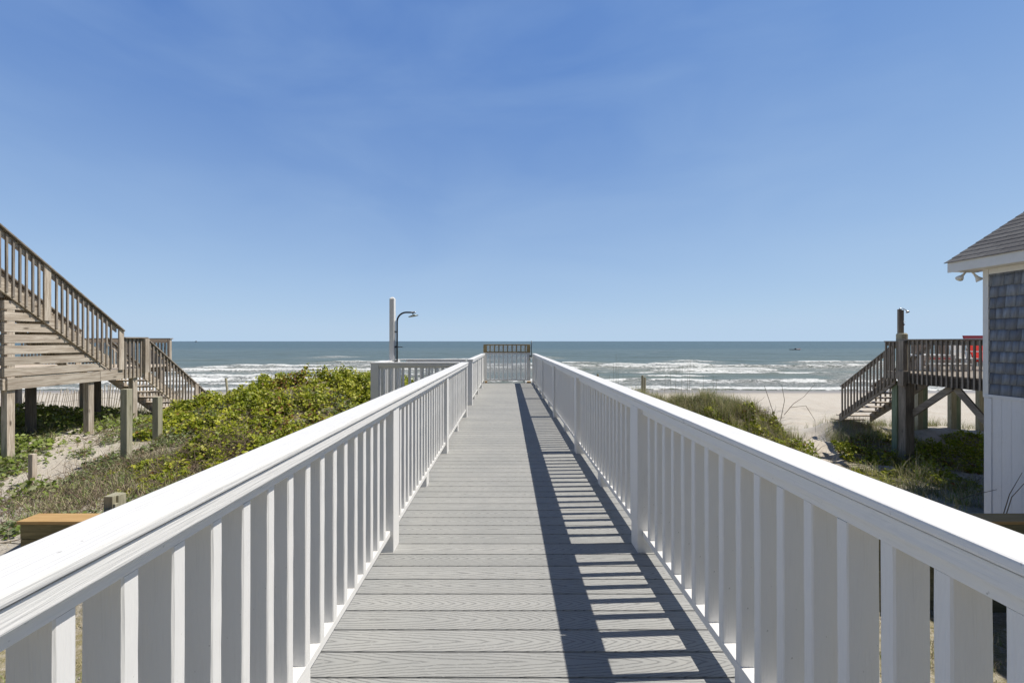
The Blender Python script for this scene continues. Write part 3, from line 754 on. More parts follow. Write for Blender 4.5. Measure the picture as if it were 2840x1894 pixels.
part(hs, 'frieze_board', MB().box(HX-.025, HX-.001, Hn, HY-.06, ZT-.09, ZT-.001, .003), WPL)
part(hs, 'water_table', MB().box(HX-.035, HX-.001, Hn, HY-.001, ZB-.055, ZB-.004, .003), PB)
for k in range(40):
    yb = HY-.10-.13*k
    if yb-.126 < Hn: break
    part(hs, 'skirt_board', MB().box(HX-.014, HX+.02, yb-.128, yb, -2.4, ZB-.057, .0025), PB)
part(hs, 'skirt_trim', MB().box(HX-.024, HX+.05, HY-.098, HY+.008, -2.4, ZB-.062, .003), PB)
part(hs, 'back_wall', MB().box(HX+.092, 14, HY-.028, HY, -2.3, ZT, .002), SHG)
part(hs, 'added_wing_wall', MB().box(12.05, 15.6, 6.83, 9.4, .505, 3.7), SHG)  # unseen wing added behind the corner to shade the ground near the deck
part(hs, 'added_wing_roof', MB().prism([(11.85, 3.70), (15.8, 3.70), (15.8, 3.78), (13.8, 4.9), (11.85, 3.78)], 'y', 6.83, 9.6), plain('added_wing_shingles', (.12,.12,.125), .95))  # roof of that added wing, also unseen, blocks sun for the same shade
EX = HX-.31; EY = HY+.31
part(hs, 'fascia', MB().box(EX, EX+.022, Hn-.3, EY, 2.615, 2.79, .003), WPL)
rs = .645
part(hs, 'rake_board', MB().prism([(EX+.024, 2.615), (14, 2.615+rs*(14-EX)), (14, 2.79+rs*(14-EX)), (EX+.024, 2.795)], 'y', EY-.024, EY-.002), WPL)
part(hs, 'soffit', MB().box(EX+.022, HX+.2, Hn-.3, EY-.026, 2.622, 2.632), WPL)
rt = NT('roof_shingles')
sep = rt.n('ShaderNodeSeparateXYZ'); rt.l(rt.tc.outputs['Object'], sep.inputs[0]); cb = rt.n('ShaderNodeCombineXYZ')
rt.l(sep.outputs[1], cb.inputs[0]); rt.l(rt.math('MULTIPLY', sep.outputs[0], 1.19), cb.inputs[1])
bk = rt.n('ShaderNodeTexBrick'); rt.l(cb.outputs[0], bk.inputs['Vector']); bk.inputs['Scale'].default_value = 1
for kk, vv in (('Mortar Size', .006), ('Brick Width', .30), ('Row Height', .14), ('Bias', 0)): bk.inputs[kk].default_value = vv
bk.inputs['Color1'].default_value = (.15,.15,.15,1); bk.inputs['Color2'].default_value = (.085,.085,.09,1); bk.inputs['Mortar'].default_value = (.015,.015,.017,1)
gn = rt.noise(rt.mapping((1,1,1)), 90, 3); ROOF = rt.done(rt.mix(rt.rng(gn, .4, .65, 0, .5), bk.outputs['Color'], (.19,.18,.18)), .95, rt.bump(gn, .5, .003), .2)
m = MB(); L = 7.0
k = 0; u = 0.0
while u < 6.3:
    xa = EX-.03+u; xb = xa+.14; za = 2.80+rs*(xa-EX); zb = za+rs*.14
    m._add([(xa,Hn-.3,za+.012),(xa,EY+.03,za+.012),(xb+.02,EY+.03,zb+.002+rs*.02),(xb+.02,Hn-.3,zb+.002+rs*.02),(xa,Hn-.3,za),(xa,EY+.03,za),(xb+.02,EY+.03,zb-.01),(xb+.02,Hn-.3,zb-.01)],
        [(0,3,2,1),(4,5,6,7),(0,1,5,4),(1,2,6,5),(2,3,7,6),(3,0,4,7)])
    u += .14
part(hs, 'roof', m, ROOF)
for (xx, dv) in ((7.86, (-.75,-.1,-.66)), (8.09, (.35,-.35,-.86))):
    d_ = Vector(dv).normalized(); a = Vector((xx+.06*(1 if dv[0]<0 else -1), 7.0, 2.612)); e = a+d_*.11
    fl = part(hs, 'floodlight', MB().tube([a, a+d_*.05, e, e+d_*.035, e+d_*.07], [.014, .015, .024, .042, .054], 16), WPL, smooth=True)
part(hs, 'light_bracket', MB().box(7.85, 8.12, 6.97, 7.03, 2.604, 2.621, .003), WPL)

# ------------------------------------------------------------------ right neighbour deck
rd = thing('wooden_deck', 'dark weathered raised deck on piles with picket rail beside the blue house', 'deck', (12, 11, -2.2))
RX = 11.6; FZ = .50
part(rd, 'floor', MB().box(RX+.04, 19, 6.85, 11.9, FZ-.038, FZ, .003).box(13.2, 14.698, 11.902, 13.7, FZ-.038, FZ, .003).box(14.7, 19, 11.902, 15, FZ-.038, FZ, .003), WD['x'], label='sunlit deck floor')
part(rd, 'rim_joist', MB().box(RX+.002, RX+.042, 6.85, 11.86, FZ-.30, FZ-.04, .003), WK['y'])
part(rd, 'joist', MB().box(RX+.05, 19, 11.862, 11.90, FZ-.30, FZ-.04).box(RX+.3, 19, 9.7, 9.8, FZ-.32, FZ-.04).box(14.7, 19, 14.9, 14.96, FZ-.30, FZ-.04), WD['x'])
part(rd, 'handrail', MB().box(RX-.045, RX+.10, 6.9, 11.98, 1.44, 1.477, .003), WD['y'])
part(rd, 'sub_rail', MB().box(RX+.002, RX+.04, 6.9, 11.85, 1.31, 1.438, .003), WD['y'])
pickets(rd, RX-.036, 8.9, 11.72, lambda y: 0, .20, 1.437, .1255, WD, w=.038)
for X in (RX-.10,):
    part(rd, 'pile', MB().box(X+.02, X+.28, 11.72, 11.94, -2.6, FZ-.305, .01), WD['z'])
    part(rd, 'corner_post', MB().box(X-.02, X+.11, 11.75, 11.90, .45, 1.435, .004), WD['z'])
    part(rd, 'post_foot', MB().box(X-.05, X+.10, 11.72, 11.89, .12, .55, .006), WD['z'])
part(rd, 'pile', MB().tube([(RX+.20, 12.12, FZ), (RX+.20, 12.12, 1.62), (RX+.20, 12.12, 1.66)], [.13, .13, .10], 16), WT['z'])
part(rd, 'pile', MB().box(RX+.02, RX+.28, 9.55, 9.8, -2.6, FZ-.305, .01), WD['z'])
part(rd, 'pile', MB().box(12.02, 12.20, 12.5, 12.68, -2.7, .18, .008), WG['z'], label='green treated pile under the stair head')
for (xx, yy, ms, w_) in ((15.0, 15.0, WT, .19), (15.193, 15.02, WG, .19), (16.22, 15.0, WT, .19), (16.413, 15.02, WG, .18), (17.25, 15.0, WT, .24)):
    part(rd, 'pile', MB().box(xx, xx+w_, yy-.2, yy-.06, -2.7, FZ-.305, .006), ms['z'])
part(rd, 'brace', MB().prism([(11.80, -.84), (11.80, -.62), (10.75, .26), (10.60, .18)], 'x', RX+.12, RX+.17), WD['y'])
part(rd, 'brace', MB().prism([(9.80, -.84), (9.80, -.62), (10.55, .26), (10.70, .18)], 'x', RX+.12, RX+.17), WD['y'])
# little landing rail by the stair head
part(rd, 'handrail', MB().box(RX+.01, RX+.13, 11.99, 12.5, 1.395, 1.425, .003), WD['y'])
part(rd, 'sub_rail', MB().box(RX+.05, RX+.085, 12.0, 12.46, 1.28, 1.393, .003), WD['y'])
part(rd, 'landing', MB().box(RX+.04, 13.098, 11.91, 12.48, FZ-.20, FZ-.002, .003), WD['x'])
pickets(rd, RX+.012, 12.05, 12.46, lambda y: 0, .28, 1.394, .125, WD, w=.038)
# stairs down to the beach
def zr(y): return .46 - (y-12.45)*.76
for X in (11.95, 13.05):
    part(rd, 'stringer', sloped(MB(), X, X+.04, 12.5, 14.6, zr, -.33, -.03), WD['y'])
    part(rd, 'stair_handrail', sloped(MB(), X-.03, X+.09, 12.45, 14.52, zr, .90, .935), WD['y'])
    part(rd, 'stair_sub_rail', sloped(MB(), X+.0, X+.035, 12.5, 14.5, zr, .78, .895), WD['y'])
for k in range(10):
    yy = 12.62+.255*k; zz = zr(yy)-.06
    part(rd, 'tread', MB().box(11.992, 13.048, yy-.13, yy+.13, zz, zz+.038, .003), WA['x'])
pickets(rd, 11.915, 12.55, 14.5, zr, -.22, .89, .125, WD, w=.038)
pickets(rd, 13.05, 12.55, 14.5, zr, -.22, .89, .18, WD, w=.038)
# seaward rail
part(rd, 'handrail', MB().box(14.7, 19, 14.9, 15.04, 1.44, 1.475, .003), WA['x'])
xx = 14.75
while xx < 18.2:
    part(rd, 'baluster', MB().box(xx, xx+.085, 14.93, 14.96, .42, 1.438), WA['z']); xx += .145

rs_ = thing('outdoor_shower', 'weathered timber shower post with thin chrome arm on the right deck corner', 'shower', (RX+.1, 12, .5))
def PX(px_, py_, Y): return ((px_-CX)/F*Y, Y, CAMZ-(py_-CY)/F*Y)
a = PX(2489, 858, 12.25)
part(rs_, 'post', MB().box(a[0], a[0]+.085, 12.2, 12.26, FZ-.2, a[2], .004), WD['z'])
part(rs_, 'post', MB().box(a[0]+.09, a[0]+.17, 12.22, 12.32, FZ-.2, a[2]-.02, .004), WD['z'])
q = [PX(2493, 858, 12.2), PX(2496, 855, 12.2), PX(2505, 856, 12.2), PX(2512, 860, 12.2), PX(2516, 864, 12.2)]
part(rs_, 'shower_arm', MB().tube(q, .012, 8), CHROME, smooth=True)
part(rs_, 'shower_head', MB().tube([PX(2515, 862, 12.2), PX(2518, 866, 12.2)], [.02, .05], 12), CHROME, smooth=True)
part(rs_, 'tap', MB().tube([PX(2505, 892, 12.2), PX(2511, 892, 12.2)], .008, 6).tube([PX(2506, 902, 12.2), PX(2509, 899, 12.2)], .015, 6), CHROME)

# deck furniture
bt = thing('picnic_table', 'white outdoor table with bench seats on the right deck behind the rail', 'table', (13.6, 13, FZ))
part(bt, 'table_top', MB().box(12.95, 14.1, 12.7, 13.5, .95, .99, .004), WPL)
part(bt, 'apron', MB().box(13.0, 14.05, 12.74, 12.78, .82, .948, .004), WPL)
for xx in (12.98, 13.5, 13.98): part(bt, 'leg', MB().box(xx, xx+.09, 12.72, 12.82, FZ, .948, .004), WPL)
part(bt, 'bench', MB().box(12.9, 14.1, 12.25, 12.52, .70, .735, .004), WPL)
for xx in (13.0, 13.95): part(bt, 'leg', MB().box(xx, xx+.08, 12.3, 12.48, FZ, .698, .004), WPL)
part(bt, 'red_cloth', MB().box(13.15, 13.9, 12.69, 12.735, .86, .885, .003), RED)
bc = thing('chair', 'white plastic armchair on the right deck between the table and red loungers', 'chair', (14.75, 12.8, FZ))
part(bc, 'backrest', MB().prism([(12.9, .85), (12.95, .85), (13.08, 1.28), (13.03, 1.28)], 'x', 14.25, 14.62), WPL)
part(bc, 'seat', MB().box(14.2, 14.66, 12.5, 12.95, .85, .89, .006), WPL)
for xx in (14.2, 14.6):
    part(bc, 'armrest', MB().box(xx, xx+.06, 12.5, 12.95, 1.08, 1.11, .004), WPL)
    for yy in (12.5, 12.89): part(bc, 'leg', MB().box(xx, xx+.05, yy, yy+.05, FZ, .848 if yy > 12.6 else 1.078, .004), WPL)
for i, (xx, lb, mt) in enumerate(((14.78, 'red canvas beach chair with white frame, left one near the blue house', RED), (15.7, 'red canvas beach chair mostly hidden behind the blue house corner', RED))):
    rc = thing('beach_chair', lb, 'chair', (xx+.35, 13, FZ), 'red beach chairs on the deck')
    part(rc, 'backrest', MB().prism([(12.80, .76), (12.83, .76), (13.12, 1.50), (13.09, 1.50)], 'x', xx, xx+.62), mt)
    part(rc, 'headrest', MB().prism([(13.07, 1.505), (13.12, 1.505), (13.14, 1.60), (13.09, 1.60)], 'x', xx-.03, xx+.65), DRED)
    part(rc, 'seat', MB().box(xx, xx+.62, 12.4, 12.86, .80, .84, .006), mt)
    for x2 in (xx-.04, xx+.625):
        part(rc, 'frame_rail', MB().tube([(x2+.01, 12.85, .80), (x2+.01, 13.1, 1.5)], .018, 8), WPL)
        for yy in (12.42, 12.85): part(rc, 'leg', MB().tube([(x2+.01, yy, FZ), (x2+.01, yy, .82)], .018, 8), WPL)

# ------------------------------------------------------------------ boats
def boat(px_, Y, L, H, label, mats, name, low=False):
    X = (px_-CX)/F*Y
    t = thing(name, label, 'boat', (X, Y, SEA))
    m = MB(); z0, z1 = SEA-.3, SEA+H*.45
    m._add([(X-L*.42,Y-L*.13,z0),(X+L*.30,Y-L*.13,z0),(X+L*.40,Y,z0),(X+L*.30,Y+L*.13,z0),(X-L*.42,Y+L*.13,z0),
            (X-L*.45,Y-L*.16,z1),(X+L*.34,Y-L*.16,z1*1.0+0),(X+L*.5,Y,z1+H*.1),(X+L*.34,Y+L*.16,z1),(X-L*.45,Y+L*.16,z1)],
        [(0,1,6,5),(1,2,7,6),(2,3,8,7),(3,4,9,8),(4,0,5,9),(5,6,7,8,9),(4,3,2,1,0)])
    part(t, 'hull', m, mats[0])
    if not low:
        part(t, 'cabin', MB().prism([(X-L*.2, z1), (X+L*.18, z1), (X+L*.08, z1+H*.5), (X-L*.18, z1+H*.5)], 'y', Y-L*.1, Y+L*.1), mats[0])
        part(t, 'windscreen', MB().prism([(X+L*.185, z1+.02), (X+L*.19, z1+.02), (X+L*.09, z1+H*.45), (X+L*.085, z1+H*.45)], 'y', Y-L*.09, Y+L*.09), BLACK)
    else:
        part(t, 'seat_back', MB().box(X-L*.02, X+L*.06, Y-.3, Y+.3, z1+.01, z1+H*.8, .05), BLACK)
        part(t, 'motor', MB().box(X+L*.40, X+L*.46, Y-.2, Y+.2, z1-.1, z1+H*.6, .04), BLACK)
        part(t, 'tube', MB().tube([(X+L*.04, Y-.75, z1), (X+L*.42, Y-.75, z1)], .28, 10), PINKR)
    return t
boat(544, 2000, 14, 7, 'tiny white motorboat on the horizon at the left', [WPL], 'motorboat')
boat(2205, 235, 6.4, .7, 'low dark and pinkish boat floating offshore on the right', [plain('dark_hull', (.10,.09,.09), .6)], 'small_boat', True)

# ------------------------------------------------------------------ vegetation
def unit(v): return v/np.linalg.norm(v, axis=1, keepdims=True)
def leaves(name, P3, nrm, size, tint, mat=LEAF):
    n = len(P3); a = unit(np.cross(nrm, nr.normal(size=(n,3)))); b = np.cross(nrm, a)
    s = size[:,None]; fold = nrm*s*.18
    p0 = P3 - a*s*.55; p1 = P3 + b*s*.42 + fold; p2 = P3 + a*s*.55; p3 = P3 - b*s*.42 + fold
    V = np.stack([p0,p1,p2,p3],1).reshape(-1,3); Fc = np.arange(4*n).reshape(n,4)
    # two folded triangles
    T = np.concatenate([Fc[:,[0,1,2]], Fc[:,[0,2,3]]])
    return mesh_np(name, V, T, mat, np.repeat(tint, 4, 0))
def sample(mask, x0, x1, y0, y1, n, thr=.08):
    x = nr.uniform(x0, x1, n); y = nr.uniform(y0, y1, n); m = mask(x, y); k = (m > thr) & (nr.random(n) < np.clip(m*2.5, 0, 1)); return x[k], y[k], m[k]
def shrub(name, mask, box, n, label, yellow, brown_seed):
    x, y, m = sample(mask, *box, n)
    e = .08
    zc = canopy(x, y, m); dzx = (canopy(x+e, y, mask(x+e, y))-zc)/e; dzy = (canopy(x, y+e, mask(x, y+e))-zc)/e
    N = unit(np.stack([-dzx, -dzy, np.ones_like(x)], 1))
    pit = fbm(x*6.5, y*6.5, brown_seed+9, 2); depth = nr.random(len(x))**1.3*.40*m + np.clip(pit-.52, 0, .3)*1.3*m
    z = np.maximum(zc - depth, ground(x, y)+.01) + nr.normal(0, .02, len(x))
    nn = unit(N*.8 + nr.normal(0, .6, (len(x),3)) + np.array([.3,-.15,.3]))
    size = nr.uniform(.035, .09, len(x))
    cl = fbm(x*.9+3, y*.9, brown_seed); c2 = fbm(x*3, y*3, brown_seed+5)
    g1 = np.array([.32,.38,.018]); g2 = np.array([.66,.66,.06]); g3 = np.array([.14,.20,.014]); br = np.array([.26,.12,.04])
    r = nr.random(len(x))[:,None]
    t = g1*(1-r*.7) + g3*r*.7
    yl = (np.clip((c2-.35)*3, 0, 1)*yellow*nr.random(len(x)))[:,None]; yl = np.clip(yl*1.5, 0, 1); t = t*(1-yl) + g2*yl
    ys_ = nr.random(len(x)) < np.clip(.10+.5*(fbm(x*2.2, y*2.2, brown_seed+13)-.5), .02, .4)*yellow; t[ys_] = np.array([.70,.68,.14])
    bb = (nr.random(len(x)) < np.clip((cl-.62)*3.0, .02, .40)); t[bb] = br*nr.uniform(.6, 1.7, (bb.sum(),1))
    bl = (nr.random(len(x)) > np.clip((c2-.52)*9+(cl-.3), 0, .93))
    x, y, z, nn, size, t = x[bl], y[bl], z[bl], nn[bl], size[bl], t[bl]
    o = leaves(name, np.stack([x,y,z],1), nn, size, t); tag(o, label, 'shrubs', kind='stuff'); return o
shrub('shrub_thicket', maskL, (-11.5, -.9, 5.6, 16.2), 330000, 'mound of yellow green leafy shrubs covering the dune left of the walkway', 1.3, 51)
shrub('shrub_thicket', maskR, (1.3, 9.0, 7.2, 15), 110000, 'low green shrubs on the dune just right of the walkway railing', .95, 55)
shrub('shrub_thicket', lambda x, y: maskR(x, y)*(x > 9.0), (9.0, 19, 8.6, 15), 90000, 'trailing green shrubs under and beside the dark deck on the right', .9, 57)

def blades(name, x, y, z0, h, w, lean, tint, mat=BLADE, seg=3, curl=.5):
    n = len(x); ang = nr.uniform(0, 2*math.pi, n); dx = np.cos(ang); dy = np.sin(ang)
    base = np.stack([x,y,z0],1); out = []
    side = np.stack([-dy, dx, np.zeros(n)],1)
    rows = []
    for i in range(seg+1):
        t = i/seg; r = lean*t**1.7*h
        p = base + np.stack([dx*r, dy*r, h*(t - curl*lean*t**2.5*.5)],1)
        ww = (w*(1-t*.92))[:,None]/2
        rows += [p - side*ww, p + side*ww]
    V = np.stack(rows, 1).reshape(-1,3); k = 2*(seg+1); idx = np.arange(n)[:,None]*k
    fs = []
    for i in range(seg): fs.append(np.concatenate([idx+2*i, idx+2*i+1, idx+2*i+3, idx+2*i+2],1))
    return mesh_np(name, V, np.concatenate(fs), mat, np.repeat(tint, k, 0))
def tufts(regions):
    X, Y, H = [], [], []
    for (cx, cy, sx_, sy_, nt, per, hh) in regions:
        tx = nr.normal(cx, sx_, nt); ty = nr.normal(cy, sy_, nt)
        for a, b in zip(tx, ty):
            k = nr.integers(per//2, per+1); rr_ = nr.normal(0, .07, (k,2)); X.append(a+rr_[:,0]); Y.append(b+rr_[:,1]); H.append(nr.uniform(.5, 1.15, k)*hh*nr.uniform(.6,1.2))
    return np.concatenate(X), np.concatenate(Y), np.concatenate(H)
def mixc(n, cols, probs):
    c = np.array(cols)[nr.choice(len(cols), n, p=probs)]; return c*nr.uniform(.7, 1.3, (n,1))
straw, olive, grn, grey = (.66,.57,.36), (.38,.38,.15), (.22,.32,.07), (.42,.36,.28)
def clear(x, y): return ~((x > -1.0) & (x < 1.15) & (y < 14.8)) & ~((x > -2.75) & (x < 0) & (y > 7.6) & (y < 9.5)) & ~((x > 7.9) & (y < 6.9))
x, y, h = tufts([(4.6, 12.9, 1.5, .8, 560, 28, .46), (7.0, 12.4, .8, .8, 120, 24, .45), (7.4, 12.4, .9, 1.2, 110, 22, .4), (8.2, 10.2, .6, 1.6, 80, 18, .3), (2.6, 11.5, .8, 2.0, 90, 20, .35), (10.6, 13.8, 1.3, .6, 90, 18, .35), (15.5, 15.8, 1.8, .5, 120, 20, .4), (12.4, 13.9, 1.0, .6, 140, 20, .35), (9.6, 9.4, .8, .9, 120, 20, .3), (6.6, 12.2, 1.0, 1.2, 160, 22, .4), (11.2, 9.2, 1.6, .9, 110, 18, .4)])
k = clear(x, y) & (nr.random(len(x)) > pathR(x, y)*.96); x, y, h = x[k], y[k], h[k]
o = blades('dune_grass', x, y, ground(x, y)+maskR(x,y)*.15, h, nr.uniform(.006,.012,len(x)), nr.uniform(.1,.9,len(x)), mixc(len(x), [straw, olive, grn, grey], [.36,.34,.2,.1]))
tag(o, 'thin olive and straw dune grass along the crest right of the walkway', 'dune grass', kind='stuff')
x, y, h = tufts([(-3.0, 15.2, 1.8, .6, 150, 22, .4), (-8.6, 14.8, 1.6, .5, 80, 18, .35), (-9.6, 9.2, 1.6, 1.3, 80, 20, .22), (-7.0, 7.6, 1.2, .9, 110, 20, .24), (-11.0, 7.4, 1.0, 1.2, 70, 18, .25), (-11.6, 10.2, 1.2, 1.6, 130, 18, .34), (-6.0, 6.2, 1.2, .6, 70, 20, .2), (-14, 15.5, 3, 1.4, 160, 18, .35), (-8.4, 6.0, 1.4, .6, 50, 20, .16), (-6.6, 7.0, 1.2, .8, 200, 22, .22)])
k = clear(x, y) & (nr.random(len(x)) > pathL(x, y)*.93); x, y, h = x[k], y[k], h[k]
o = blades('dune_grass', x, y, ground(x, y), h, nr.uniform(.006,.013,len(x)), nr.uniform(.2,1.1,len(x)), mixc(len(x), [straw, olive, grn, grey], [.3,.25,.28,.17]))
tag(o, 'sparse green and straw grass tufts on the sand below the left stairs', 'dune grass', kind='stuff')
x, y, h = tufts([(-3.5, 3.6, 2.2, .7, 240, 24, .13), (4.2, 3.6, 1.8, .7, 240, 24, .13), (3.5, 2.2, 1, .8, 120, 24, .1), (-3, 2.2, 1, .8, 120, 24, .1)])
k = clear(x, y) & (y < 4.85); x, y, h = x[k], y[k], h[k]
o = blades('lawn_grass', x, y, ground(x, y), h, nr.uniform(.005,.010,len(x)), nr.uniform(.3,1.2,len(x)), mixc(len(x), [straw, olive, grn, grey], [.45,.2,.2,.15]))
tag(o, 'dry patchy grass in front of the retaining wall', 'grass', kind='stuff')
# ground-hugging grey green leaves on the left sand
n = 60000; x = nr.uniform(-12.5, -4, n); y = nr.uniform(5.3, 11.5, n)
pm = pathL(x, y)
k = (fbm(x*1.6, y*1.6, 91) > .45) & (nr.random(n) > pm*1.05); x, y = x[k], y[k]
nn = unit(np.stack([nr.normal(0,.5,len(x)), nr.normal(0,.5,len(x)), np.ones(len(x))],1))
o = leaves('ground_cover', np.stack([x, y, ground(x,y)+nr.uniform(.01,.10,len(x))],1), nn, nr.uniform(.03,.08,len(x)), mixc(len(x), [(.27,.33,.16),(.22,.30,.05),(.36,.38,.22),(.26,.18,.11)], [.35,.25,.2,.2]))
tag(o, 'grey green creeping plants on the sand left of the walkway', 'ground cover', kind='stuff')
# small leafy plants round the stair posts and under the deck
cx_ = [(-10.75, 8.25, .35, .35, 500), (-11.3, 9.3, .4, .35, 600), (-10.5, 7.3, .5, .3, 450), (-11.9, 8.6, .4, .4, 400), (-10.3, 6.6, .6, .35, 500), (-8.2, 7.0, .3, .2, 160), (-10.2, 10.9, .5, .3, 260),
       (-12.6, 10.8, .7, .5, 900), (-13.8, 11.8, 1.0, .6, 1500), (-15.2, 12.4, 1.0, .7, 1500), (-12.3, 12.2, .6, .5, 900), (-13.2, 9.9, .6, .5, 700), (-14.8, 10.6, .8, .6, 900), (-11.6, 11.4, .4, .4, 400)]
PX_, PY_, PH_ = [], [], []
for (a, b, sa, sb, n) in cx_:
    qx = nr.normal(a, sa, n); qy = nr.normal(b, sb, n); PX_.append(qx); PY_.append(qy); PH_.append(nr.random(n)*.34*np.exp(-((qx-a)/sa)**2*.4-((qy-b)/sb)**2*.4))
x = np.concatenate(PX_); y = np.concatenate(PY_); hh_ = np.concatenate(PH_)
nn = unit(np.stack([nr.normal(0,.6,len(x))+.2, nr.normal(0,.6,len(x)), np.ones(len(x))*.8],1))
o = leaves('leafy_plants', np.stack([x, y, ground(x,y)+.02+hh_],1), nn, nr.uniform(.05,.12,len(x)), mixc(len(x), [(.22,.30,.05),(.34,.42,.08),(.34,.36,.17)], [.4,.35,.25]))
tag(o, 'bright green low plants around the left stair posts', 'plants', kind='stuff')
# dead twigs
def twigs(name, label, regions, n_each):
    PS, n = [], 0
    for (cx, cy, sx_, sy_, cnt, mask) in regions:
        x = nr.normal(cx, sx_, cnt); y = nr.normal(cy, sy_, cnt); k = clear(x, y); x, y = x[k], y[k]
        z = canopy(x, y, mask(x, y)) - .11 if mask else ground(x, y)
        PS.append(np.stack([x, y, z], 1))
    p = np.concatenate(PS); n = len(p); a = nr.uniform(0, 6.28, n); el = nr.uniform(-.1, .9, n); L = nr.uniform(.15, .5, n)[:,None]
    d_ = np.stack([np.cos(a)*np.cos(el), np.sin(a)*np.cos(el), np.sin(el)], 1)
    c = np.array([[.21,.155,.115]])*nr.uniform(.5, 1.7, (n,1)); w = nr.uniform(.0035, .007, n)[:,None]; rows = []
    for s_ in range(5):
        sd_ = unit(np.cross(d_, np.array([[0,0,1.]])))*w*(1-s_*.15); u2 = unit(np.cross(sd_, d_))*w*(1-s_*.15)
        rows += [p+sd_, p-sd_*.5+u2, p-sd_*.5-u2]
        p = p + d_*L/4; d_ = unit(d_ + nr.normal(0, .28, (n,3)))
    V = np.stack(rows, 1).reshape(-1,3); idx = np.arange(n)[:,None]*15; fs = []
    for i in range(4):
        b = idx+3*i
        fs += [np.concatenate([b,b+1,b+4,b+3],1), np.concatenate([b+1,b+2,b+5,b+4],1), np.concatenate([b+2,b,b+3,b+5],1)]
    o = mesh_np(name, V, np.concatenate(fs), TWIG, np.repeat(c, 15, 0)); tag(o, label, 'twigs', kind='stuff'); return o
twigs('dead_twigs', 'tangled dead grey twigs around the left posts and shrub edge', [(-7.7, 8.4, .5, .5, 900, maskL), (-6.0, 7.6, .8, .5, 1000, maskL), (-5.4, 9.8, 1.4, 1.2, 700, maskL), (-3, 14.8, 1.5, .4, 600, None), (-6.4, 6.4, 1.2, .6, 900, None), (-7.6, 7.2, .8, .5, 500, None), (-9.4, 10.6, .8, .6, 260, None)], 0)
twigs('dead_twigs', 'brown dead stems tangled through the right dune shrubs', [(4.4, 12.6, 1.0, .7, 1200, maskR), (7.2, 11, .8, 1.3, 700, maskR), (11.5, 11, 2, 1.4, 700, maskR)], 0)
# tall sea oats
m = MB()
for (px_, pt, Y) in ((1701,1005,15.5),(1714,1000,15.4),(1709,980,15.5),(1728,1037,15.3),(1858,1022,14.6),(1846,1040,14.6),(1876,1025,14.8),(1893,1013,14.6),(1915,997,14.5),(1908,1010,14.6),(1950,1036,14.4),(1978,1045,14.3),(1988,1050,14.3),(1690,1040,15.5),(880,1002,16),(895,1030,16),(1060,1028,0)):
    if Y == 0: continue
    a = PX(px_, pt, Y); g = float(ground(a[0], Y)); s = rnd.uniform(-.12, .12)
    m.tube([(a[0]-s, Y, g), (a[0]-s*.6, Y, g+(a[2]-g)*.5), (a[0], Y, a[2])], [.006,.005,.003], 5)
o = m.build('sea_oats', plain('oat_stem', (.16,.14,.08), .8)); tag(o, 'tall thin sea oat stalks standing against the surf', 'sea oats', kind='stuff')
m = MB()
for pts_ in (((2175,1150,11.5),(2200,1120,11.6),(2230,1100,11.7),(2262,1062,11.8)), ((2165,1165,11.4),(2176,1110,11.5),(2168,1068,11.6)), ((2190,1130,11.4),(2235,1125,11.4),(2260,1165,11.3),(2262,1200,11.2)), ((2150,1160,11.4),(2130,1100,11.5),(2120,1070,11.6))):
    m.tube([PX(a, b, c) for a, b, c in pts_], [.008,.007,.005,.003][:len(pts_)], 6)
for pts_ in (((2783,1425,5.35),(2800,1370,5.4),(2835,1310,5.5)), ((2791,1425,5.35),(2806,1378,5.4),(2850,1330,5.5)), ((2660,1385,6.0),(2700,1372,6.0),(2765,1357,6.0))):
    m.tube([PX(a, b, c) for a, b, c in pts_], [.006,.005,.003], 6)
o = m.build('bent_stems', plain('dry_stem', (.17,.13,.09), .9)); tag(o, 'long bent dry stems arching beside the right path and house skirt', 'dry stems', kind='stuff')

# ------------------------------------------------------------------ light, world, camera
EL = R(59.5); AZ = R(3.0)      # sun is to the right, slightly ahead
sd = Vector((math.cos(EL)*math.cos(AZ), math.cos(EL)*math.sin(AZ), math.sin(EL)))
sl = bpy.data.lights.new('sun', 'SUN'); sl.energy = 4.5; sl.angle = R(.5); sl.color = (1, .948, .865)
s = bpy.data.objects.new('sun', sl); s.rotation_euler = sd.to_track_quat('Z', 'Y').to_euler(); s.location = (0, 0, 30); COL.objects.link(s)
w = bpy.data.worlds.new('World'); scene.world = w; w.use_nodes = True; nt = w.node_tree
bg = nt.nodes['Background']; sk = nt.nodes.new('ShaderNodeTexSky'); sk.sky_type = 'NISHITA'; sk.sun_disc = False
sk.sun_elevation = EL; sk.sun_rotation = R(90-3); sk.altitude = 3000; sk.air_density = 1.0; sk.dust_density = 0; sk.ozone_density = 6
